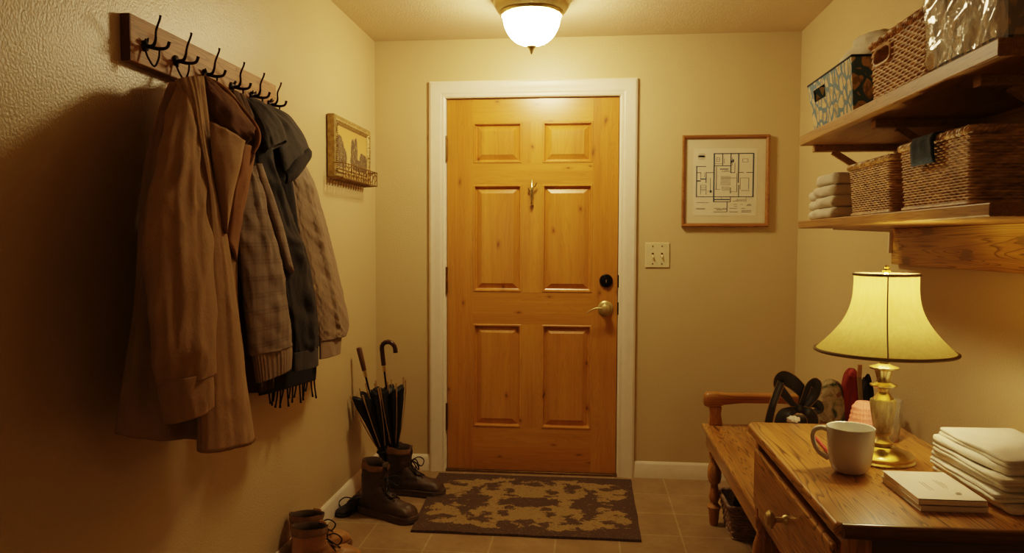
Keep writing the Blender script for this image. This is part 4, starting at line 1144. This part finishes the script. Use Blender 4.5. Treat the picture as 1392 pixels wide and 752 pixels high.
# taller stack nearer the camera; shorter stack tucked behind it
for i in range(3):
    folded('hand_towel', (2.040, -1.368 + .004 * i, ZLt + i * .0335), .112, .060, .033, 'folded white towel, %s of the shorter stack at the far shelf end' % ('lowest', 'middle', 'topmost')[i], 'terry', 'white towels on the lower shelf', layers=1, seed=20 + i * 2.3, amp=.004, rad=.35)

# ------------------------------------------------------------------ bench
def turned(x, y, z0, z1, rmax, mb=None):
    q = mb or MB(); h = z1 - z0
    prof_ = [(.55, 0), (.62, .02), (.78, .20), (.80, .22), (.95, .24), (.98, .26), (.7, .29), (.5, .32), (.72, .36), (.78, .40), (.66, .46), (.55, .54), (.5, .57), (.82, .60), (.98, .67), (1.0, .74), (.9, .82), (.62, .89), (.55, .91), (.82, .94), (.82, 1.0)]
    q.lathe([(r_ * rmax, z0 + t * h) for r_, t in prof_], (x, y, 0), 24); return q
BX0, BX1, BY0, BY1, BZ = 1.678, 2.215, -1.775, -.615, .45
bn = thing('bench', (1.95, -1.2, 0), 'oak hall bench with turned legs and one end armrest, beyond the desk', 'bench')
MB().box((BX0, BY0, BZ - .022), (BX1, BY1, BZ)).build('seat', 'oak_y', bn, False, bevel=.006, seg=3)
MB().box((BX0 + .012, BY0 + .03, BZ - .085), (BX0 + .030, BY1 - .06, BZ - .022)).build('seat_rail', 'oak_y', bn, False, bevel=.003)
MB().box((BX1 - .03, BY0 + .03, BZ - .085), (BX1 - .012, BY1 - .06, BZ - .022)).build('seat_rail', 'oak_y', bn, False, bevel=.003)
MB().box((BX0 + .03, BY1 - .05, BZ - .085), (BX1 - .03, BY1 - .032, BZ - .022)).build('seat_rail', 'oak_x', bn, False, bevel=.003)
for (x, y) in ((1.733, -.655), (BX1 - .045, -.655), (1.733, BY0 + .05), (BX1 - .045, BY0 + .05)):
    q = turned(x, y, 0, BZ - .125, .031); q.box((x - .026, y - .026, BZ - .125), (x + .026, y + .026, BZ - .022)); q.build('leg', 'oak_z', bn, angle=35)
q = MB()
ya_ = -.635
q.rings([[V((1.735 + sx * (.026 + d), ya_ + sy * (.020 + d * .6), z)) for sx, sy in ((-1, -1), (1, -1), (1, 1), (-1, 1))] for z, d in ((BZ, .003), (BZ + .02, .002), (BZ + .05, -.003), (BZ + .082, .001))])
q.build('arm_post', 'oak_z', bn, False, bevel=.004)
MB().box((BX1 - .05, ya_ - .02, BZ), (BX1 - .012, ya_ + .02, BZ + .085)).build('arm_post', 'oak_z', bn, False, bevel=.004)
R = []
for x, zc, hz_, hy_ in ((1.682, .562, .010, .016), (1.686, .562, .026, .026), (1.700, .563, .034, .030), (1.745, .564, .034, .030), (1.775, .567, .026, .027), (1.85, .572, .022, .025), (2.0, .574, .022, .025), (BX1 - .004, .574, .022, .025)):
    R.append([V((x, ya_ + hy_ * math.copysign(abs(cos(t)) ** .6, cos(t)), zc + hz_ * math.copysign(abs(sin(t)) ** .6, sin(t)))) for t in [2 * pi * j / 24 for j in range(24)]])
MB().rings(R).build('armrest', 'oak_x', bn, angle=60)

ub = basket('wicker_basket', (1.935, -.715, 0.0), .170, .125, .145, 'grey-brown wicker basket on the floor under the bench', 'wick3', rows=12, pitch=.02, flare=.86, A=.003, bulge=.004, rr=.02)
for i, (x, y, t) in enumerate(((1.845, -.71, .3), (1.93, -.73, -.4), (2.02, -.70, .8))):
    lump('rolled_cloth', (x, y, .075), (.038, .07, .05), ('dark rolled cloth at the left of the under-bench basket', 'black rolled cloth in the middle of the under-bench basket', 'dark rolled cloth at the wall side of the under-bench basket')[i], 'cloth', ('dark_cloth', 'suede', 'dark_cloth')[i], 30 + i, .15, 1.8)

# ------------------------------------------------------------------ desk
DZT = .74
dk = thing('writing_desk', (1.84, -2.2, 0), 'oak side desk with one drawer and thick rounded top in the foreground', 'desk')
dx0, dx1, dy0, dy1 = 1.630, 2.062, -2.612, -1.800
# top: bullnose slab with chamfered front-near corner like the photo's clipped corner
def topslab(z0, z1, ins, name, mat, ch=.028):
    pts = [V((dx0 + ins, dy1 - ins - ch, 0)), V((dx0 + ins + ch * .4, dy1 - ins, 0)), V((dx1 - ins, dy1 - ins, 0)), V((dx1 - ins, dy0 + ins, 0)), V((dx0 + ins + ch * .5, dy0 + ins, 0)), V((dx0 + ins, dy0 + ins + ch * .4, 0))]
    q_ = MB(); q_.rings([[p_ + V((0, 0, z)) for p_ in pts] for z in (z0, z1)]); return q_.build(name, mat, dk, False, bevel=.011, seg=4)
topslab(DZT - .028, DZT, 0, 'desk_top', 'oak_y')
q = MB(); q.tube([(dx0 + .012, dy0 + .002, DZT - .013), (dx1 - .004, dy0 + .002, DZT - .013)], .0145, 12); tag(q.build('end_nosing', 'oak_shaded', dk), 'edge moulding coloured as shaded')
fx = dx0 + .026
MB().box((fx, dy1 - .045, .47), (fx + .045, dy1 - .012, DZT - .028)).build('corner_post', 'oak_z', dk, False, bevel=.004)
MB().box((fx, dy0 + .012, .47), (fx + .045, dy0 + .055, DZT - .028)).build('corner_post', 'oak_z', dk, False, bevel=.004)
MB().box((dx1 - .06, dy1 - .05, .47), (dx1 - .02, dy1 - .012, DZT - .028)).build('corner_post', 'oak_z', dk, False, bevel=.004)
MB().box((dx1 - .06, dy0 + .012, .47), (dx1 - .02, dy0 + .055, DZT - .028)).build('corner_post', 'oak_z', dk, False, bevel=.004)
MB().box((fx + .003, dy0 + .05, .470), (fx + .04, dy1 - .04, .512)).build('front_rail', 'oak_y', dk, False, bevel=.005)
MB().box((fx + .003, dy0 + .05, DZT - .055), (fx + .04, dy1 - .04, DZT - .028)).build('front_rail', 'oak_y', dk, False)
MB().box((fx + .045, dy0 + .022, .47), (dx1 - .06, dy0 + .04, DZT - .028)).build('end_panel', 'oak_shaded', dk, False)
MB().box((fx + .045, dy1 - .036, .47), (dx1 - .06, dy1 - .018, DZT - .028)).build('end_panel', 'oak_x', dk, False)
MB().box((dx1 - .045, dy0 + .055, .47), (dx1 - .03, dy1 - .05, DZT - .028)).build('back_panel', 'oak_y', dk, False)
dr = MB().box((fx - .014, dy0 + .066, .515), (fx + .012, dy1 - .054, .676)).build('drawer', 'oak_y', dk, False, bevel=.007, seg=3)
MB().lathe([(.0, 0), (.013, .0), (.012, .005), (.007, .010), (.007, .024), (.014, .028), (.0215, .033), (.022, .039), (.015, .047), (0, .049)], (fx - .014, -2.215, .600), 24, ax=0).build('knob', 'brass_old', dr)
for (x, y) in ((fx + .024, dy1 - .032), (fx + .024, dy0 + .034), (dx1 - .04, dy1 - .032), (dx1 - .04, dy0 + .034)):
    turned(x, y, 0, .47, .033).build('leg', 'oak_z', dk)

# ------------------------------------------------------------------ table lamp
lc = Y(-2.17, 1199, 600); LX, LY = lc.x, -2.17
lh = lambda v: Y(-2.17, 1199, v).z
lm = thing('table_lamp', (LX, LY, DZT), 'brass table lamp with urn stem and glowing bell shade on the desk', 'lamp')
MB().lathe([(.0, 0), (.073, 0), (.074, .004), (.070, .008), (.071, .012), (.071, .016), (.066, .021), (.045, .029), (.030, .033), (.027, .036), (.0, .036)], (LX, LY, DZT), 48).build('base', 'brass', lm)
zz = DZT + .034
MB().lathe([(.020, zz), (.024, zz + .006), (.024, zz + .012), (.016, zz + .018), (.0135, zz + .026), (.018, zz + .032), (.019, zz + .036)], (LX, LY, 0), 32).build('pedestal', 'brass_old', lm)
zu = zz + .034
MB().lathe([(.015, zu), (.019, zu + .006), (.024, zu + .03), (.028, zu + .055), (.030, zu + .072), (.029, zu + .080), (.022, zu + .084)], (LX, LY, 0), 64, True, 12, -.06).build('urn', 'urn', lm)
z2 = zu + .082
zs_ = 1.0
MB().lathe([(.024, z2), (.020, z2 + .006), (.012, z2 + .018), (.0155, z2 + .026), (.030, z2 + .032), (.031, z2 + .035), (.016, z2 + .041), (.015, z2 + .048), (.018, z2 + .060), (.021, z2 + .070), (.033, z2 + .074), (.034, z2 + .078), (.018, z2 + .083), (.011, z2 + .086), (.011, 1.0), (.008, 1.002), (0, 1.002)], (LX, LY, 0), 40).build('stem', 'brass', lm)
shb, sht = 1.006, 1.190
pr = []
for i in range(17):
    t = i / 16; r_ = .155 - .084 * t - .034 * sin(pi * t) * (1 - .25 * t); pr.append((r_, shb + (sht - shb) * t))
sh = MB().lathe(pr, (LX, LY, 0), 72, False).build('lamp_shade', 'shade', lm, 'full')
q = MB()
for r_, z, w_ in ((.1555, shb, .0042), (.0715, sht, .0034)):
    q = MB(); q.tube([(LX + r_ * cos(t), LY + r_ * sin(t), z) for t in [2 * pi * i / 64 for i in range(65)]], w_, 8, 0, False); q.build('shade_trim', 'shade_trim', sh)
q = MB(); ang = math.atan2(CAM.y - LY, CAM.x - LX) + .05
for a_ in (ang, ang + pi):
    q = MB(); q.tube([(LX + (r_ + .001) * cos(a_), LY + (r_ + .001) * sin(a_), z) for r_, z in pr], .0017, 6); q.build('shade_seam', 'shade_trim', sh)
q = MB()
for a_ in (ang, ang + 2.09, ang - 2.09): q.tube([(LX, LY, sht - .012), (LX + .071 * cos(a_), LY + .071 * sin(a_), sht - .002)], .0016, 6)
for sg in (1, -1):
    q.tube([(LX + sg * .02 * cos(ang + pi / 2), LY + sg * .02 * sin(ang + pi / 2), 1.0), (LX + sg * .055 * cos(ang + pi / 2), LY + sg * .055 * sin(ang + pi / 2), 1.09), (LX + sg * .04 * cos(ang + pi / 2), LY + sg * .04 * sin(ang + pi / 2), 1.16), (LX, LY, sht - .01)], .0016, 6, 4)
q.build('harp', 'brass_dark', lm)
MB().lathe([(.0, sht - .014), (.005, sht - .012), (.004, sht), (.009, sht + .004), (.010, sht + .010), (.005, sht + .014), (.006, sht + .018), (.003, sht + .022), (0, sht + .023)], (LX, LY, 0), 20).build('finial', 'brass', lm)
MB().lathe([(.010, 1.0), (.012, 1.006), (.013, 1.016), (.02, 1.027), (.026, 1.040), (.025, 1.054), (.015, 1.066), (0, 1.069)], (LX, LY, 0), 24).build('bulb', 'bulb', lm)

# ------------------------------------------------------------------ things on the desk
mc = Z(DZT, 1155, 642); mx_, my_ = mc.x, mc.y
mg = thing('mug', (mx_, my_, DZT), 'plain pale grey ceramic mug standing on the desk in front of the lamp', 'mug')
k_ = .0525
MB().lathe([(0, .002), (.026, .0), (.031, .002), (.0385, .009), (.0445, .024), (.048, .045), (.0505, .075), (.0515, .103), (.0508, .1055)], (mx_, my_, DZT), 64, False).build('body', 'mug', mg)
MB().lathe([(.0508, .1055), (.0492, .1045), (.0475, .09), (.044, .045), (.042, .018), (.028, .008), (0, .007)], (mx_, my_, DZT), 64, False).build('inside', 'mug_in', mg)
q = MB(); hd2 = (RR * -1); hd2.z = 0; hd2.normalize(); hd2 = (hd2 + V((0, .35, 0))).normalized()
pts = [V((mx_, my_, DZT)) + hd2 * d + V((0, 0, z)) for d, z in ((.047, .094), (.062, .098), (.076, .092), (.0805, .078), (.077, .060), (.066, .041), (.045, .028))]
q.tube(pts, [.006, .0058, .0055, .0053, .0053, .0056, .0062], 12, 6); q.build('handle', 'mug', mg)

# booklets
bk0, bk1, bk2 = Z(DZT, 1200, 652), Z(DZT, 1247, 698), Z(DZT, 1345, 702)
ctr = V((1.877, -2.432, 0))
def booklet(z, h, label, rz, off):
    r = thing('booklet', (ctr.x + off[0], ctr.y + off[1], z), label, 'booklet', 'booklets on the desk', rz)
    hx, hy = .064, .092
    MB().box((-hx + .002, -hy + .002, .001), (hx - .002, hy - .002, h - .001)).build('pages', 'page', r, False, local=True)
    q = MB(); q.box((-hx, -hy, h - .0012), (hx, hy, h)); q.box((-hx, -hy, 0), (hx, hy, .0012)); q.box((-hx, -hy, 0), (hx, -hy + .0012, h)); q.build('cover', 'cover', r, False, local=True)
    return r
booklet(DZT, .0125, 'lower pale booklet under its twin on the desk', radians(2), (.001, .002))
bt_ = booklet(DZT + .0125, .0125, 'upper pale booklet with faint print on its cover', radians(0), (0, 0))
q = MB()
for xa, ya2, l_ in ((-.018, .018, .05), (-.012, .016, .046), (.016, .032, .052), (.021, .030, .05), (.026, .022, .03)):
    y0_ = ya2
    for s_ in range(7):
        w_ = random.uniform(.004, .008); q.box((xa - .0006, y0_ - w_, .0125), (xa + .0006, y0_, .0128)); y0_ -= w_ + .0015
        if ya2 - y0_ > l_: break
q.box((.026, -.055, .0125), (.034, -.045, .0129)); q.box((.022, -.06, .0125), (.031, -.052, .0129))
q.build('print', 'print_ink', bt_, False, local=True)

# napkin stack
for i in range(6):
    folded('napkin', (2.047 + (.006, -.002, .010, .0, .006, .012)[i], -2.375 + (-.010, .004, .012, -.004, .008, .0)[i], DZT + i * .0172), .085 + (.002, 0, .003, 0, 0, .0)[i], .135 + (.008, .004, .0, .006, .0, .0)[i], .0170,
           'folded white cloth napkin, %s of the desk stack' % ('lowest', 'second from bottom', 'third from bottom', 'third from top', 'second from top', 'topmost')[i], 'white_cloth', 'white napkins stacked on the desk', 'napkin', layers=2 if i % 2 else 1, amp=.0045, seed=40 + i * 1.9, rz=radians((4, 1, 5, 2, 6, 3)[i]))

# coral cosy, glass, pen, crumpled tissue
pc = Z(DZT, 1174, 588)
q = MB(); R = []
for i in range(24):
    t = i / 23; r_ = .043 - .017 * t - (.008 * max(0, t - .85) / .15)
    R.append([V((pc.x + (r_ + .0022 * abs(sin(14 * a_)) + .001 * sin(40 * t)) * cos(a_), pc.y + (r_ + .0022 * abs(sin(14 * a_)) + .001 * sin(40 * t)) * sin(a_), DZT + .086 * t)) for a_ in [2 * pi * j / 96 for j in range(96)]])
q.rings(R); tag(q.build('knitted_cosy', 'pink', None, 'full'), 'small coral pink knitted cone cosy behind the mug', 'cosy')
gc = Y(-1.98, 1208, 560); gx, gy = gc.x, -1.98
MB().lathe([(0, .0), (.024, 0), (.026, .004), (.030, .05), (.0335, .11), (.0318, .11), (.028, .05), (.024, .008), (0, .007)], (gx, gy, DZT), 48, False, 16, .03).build('tumbler', 'glass', None)
tag(bpy.data.objects['tumbler'], 'ribbed clear glass tumbler standing behind the lamp stem', 'glass')
a_, c_ = Z(DZT + .004, 1108, 594), Z(DZT + .004, 1124, 612)
dv = (c_ - a_).normalized()
pn = thing('pencil', a_, 'short pale pink pencil lying behind the mug handle', 'pencil')
MB().tube([a_ + dv * .008, c_ + dv * .03], .004, 8).build('barrel', 'pinkish', pn); MB().tube([a_, a_ + dv * .009], [.0008, .004], 8).build('tip', 'brass', pn)
lump('tissue', tuple(Z(DZT, 1078, 574)), (.018, .012, .010), 'small crumpled white tissue at the far edge of the desk', 'tissue', 'white_cloth', 71, .3, 2.5)

# ------------------------------------------------------------------ things on the bench
bgY = -1.35
B = lambda u, v, dy=0.: Y(bgY + dy, u, v)
hb = thing('handbag', (1.905, -1.35, BZ), 'black satin bag with a large looped bow on top, on the bench', 'bag')
q = MB(); R = []
for z, hx, hy in ((0, .075, .05), (.01, .085, .058), (.08, .088, .06), (.14, .080, .05), (.19, .055, .034), (.205, .03, .02)):
    R.append([V((1.905 + hx * cos(t) + .006 * nz3(t * 2, z * 20, 1), -1.33 + hy * sin(t) + .006 * nz3(t * 2, z * 20, 5), BZ + z)) for t in [2 * pi * j / 40 for j in range(40)]])
q.rings(R); q.build('bag_body', 'satin', hb, 'full')
def ribbon(pts, w, name='bow_loop', mat='satin'):
    P_ = spline([V(p_) for p_ in pts], 7); q_ = MB(); vs_ = []; n_ = len(P_)
    ww = [x.x for x in spline([V((x, 0, 0)) for x in w], 7)]
    for i, p_ in enumerate(P_):
        t_ = (P_[min(i + 1, n_ - 1)] - P_[max(i - 1, 0)]).normalized(); s_ = t_.cross(V((.35, -.8, .25))).normalized()
        dirn = V((.25, .85, .1)).normalized()
        for j in range(5): vs_.append(p_ + (dirn * .38 + s_ * .92).normalized() * ww[i] * .85 * (j / 4 - .5) + V((0, -.004 * sin(pi * j / 4), 0)))
    fs_ = [(i * 5 + j, i * 5 + j + 1, (i + 1) * 5 + j + 1, (i + 1) * 5 + j) for i in range(n_ - 1) for j in range(4)]
    q_.add(vs_, fs_); o_ = q_.build(name, mat, hb, 'full')
    e = MB()
    e.tube([vs_[i * 5] for i in range(n_)], .0014, 6); o2_ = MB(); o2_.tube([vs_[i * 5 + 4] for i in range(n_)], .0014, 6); o2_.build('piping', 'gold_piping', o_); e.build('piping', 'gold_piping', o_)
    return o_
ribbon([B(1086, 556), B(1074, 545), B(1058, 524), B(1064, 514), B(1080, 522), B(1092, 537), B(1087, 552)], (.02, .04, .055, .06, .055, .04, .02))
ribbon([B(1086, 556, -.01), B(1092, 545, -.01), B(1100, 526, -.01), B(1109, 522, -.01), B(1107, 536, -.01), B(1096, 551, -.01), B(1087, 556, -.01)], (.02, .035, .045, .045, .04, .03, .02))
ribbon([B(1062, 520, -.01), B(1056, 535, -.02), B(1050, 552, -.03), B(1045, 574, -.03), B(1042, 590, -.03)], (.03, .03, .028, .03, .02), 'bow_tail')
ribbon([B(1086, 556, -.015), B(1074, 560, -.03), B(1064, 566, -.03), B(1060, 582, -.03)], (.02, .04, .05, .05), 'bow_tail')
ribbon([B(1086, 556, -.015), B(1098, 560, -.03), B(1104, 568, -.03), B(1106, 584, -.03)], (.02, .04, .045, .04), 'bow_tail')
ribbon([B(1088, 554, .0), B(1100, 549, .0), B(1112, 550, .0), B(1114, 558, .0), B(1100, 562, .0)], (.02, .03, .035, .03, .02), 'bow_loop')
q = MB(); kc = B(1087, 556, -.02); q.lathe([(0, -.016), (.010, -.013), (.015, 0), (.010, .013), (0, .016)], kc, 16); q.build('knot', 'satin', hb)

def softbag(name, cx_, cy_, prof_, label, cat, mat, seed, fl=1.0, build_parent=None):
    q_ = MB(); R_ = []
    P_ = spline([V(p_) for p_ in prof_], 5)
    for z, hx, hy in P_:
        R_.append([V((cx_ + hx * cos(t) * (1 + .12 * nz3(cos(t) * 1.5 + seed, sin(t) * 1.5, z * 14)), cy_ + hy * sin(t) * (1 + .12 * nz3(cos(t) * 1.5, sin(t) * 1.5 + seed, z * 14)), BZ + z)) for t in [2 * pi * j / 40 for j in range(40)]])
    q_.rings(R_); return q_
cb = thing('camouflage_cap', (2.025, -1.32, BZ), 'camouflage cloth cap propped upright on the bench beside the bow bag', 'cap')
q = softbag('', 2.02, -1.31, [(0, .045, .05), (.02, .06, .06), (.16, .055, .055), (.24, .052, .05), (.29, .044, .042), (.322, .028, .028), (.334, .006, .006)], '', '', '', 3)
q.build('crown', 'camo', cb, 'full')
rdb = thing('red_bag', (2.10, -1.30, BZ), 'dark red folded cloth bag standing tall on the bench behind the pink cosy', 'bag')
softbag('', 2.092, -1.30, [(0, .05, .045), (.02, .056, .05), (.15, .054, .046), (.22, .046, .04), (.29, .036, .032), (.35, .024, .022), (.372, .010, .010)], '', '', '', 7).build('bag_body', 'red', rdb, 'full')
q = MB(); q.tube([B(1147, 572, .02), B(1150, 535, .02), B(1155, 515, .02), B(1159, 505, .02)], [.012, .016, .014, .010], 12, 5); q.build('side_fold', 'red', rdb, 'full')
q = MB(); q.tube([B(1158, 512, .0), B(1160, 506, .0), B(1162, 503, .0)], [.010, .013, .006], 12, 4); q.build('pink_tip', 'pinkish', rdb)
stk = thing('walking_stick', (2.125, -1.37, BZ), 'short olive stick with red-brown top standing beside the red bag', 'stick')
q = MB(); q.tube([(2.118, -1.395, BZ), Y(-1.395, 1168, 512)], .0075, 10); q.build('shaft', 'olive', stk)
q = MB(); q.tube([Y(-1.395, 1168, 513), Y(-1.395, 1169, 496)], .0075, 10); q.build('grip', 'leather_tan', stk)
lump('wool_hat', (2.165, -1.36, BZ), (.035, .045, .165), 'mustard wool hat in the bench corner, half hidden by the lamp', 'hat', 'mustard', 81, .14, 1.6)
wg = lump('glove', (2.165, -1.245, BZ), (.03, .04, .19), 'dark glove standing behind the mustard hat on the bench', 'glove', 'dark_cloth', 85, .18, 1.6)

# ------------------------------------------------------------------ light
def point(name, loc, e, c, r):
    ld = bpy.data.lights.new(name, 'POINT'); ld.energy = e; ld.color = c; ld.shadow_soft_size = r
    o = bpy.data.objects.new(name, ld); COL.objects.link(o); o.location = loc; return o
point('table_lamp_upper_light', (LX, LY, 1.178), 5.0, (1, .74, .36), .012)
point('added_fill_light', (.22, -5.0, 1.45), 4.0, (1, .78, .46), .12)  # added weak fill from behind the camera, not a lamp of the hall
w = bpy.data.worlds.new('world'); SC.world = w; w.use_nodes = True
w.node_tree.nodes['Background'].inputs[0].default_value = (.02, .014, .008, 1)
SC.view_settings.view_transform = 'Filmic'
SC.view_settings.look = 'Medium High Contrast'
SC.view_settings.exposure = 0.08
SC.view_settings.gamma = 1.0
SC.cycles.use_denoising = True
SC.cycles.max_bounces = 10; SC.cycles.diffuse_bounces = 5; SC.cycles.glossy_bounces = 4; SC.cycles.transmission_bounces = 8; SC.cycles.transparent_max_bounces = 8
SC.cycles.caustics_reflective = False; SC.cycles.caustics_refractive = False
SC.cycles.sample_clamp_indirect = 6
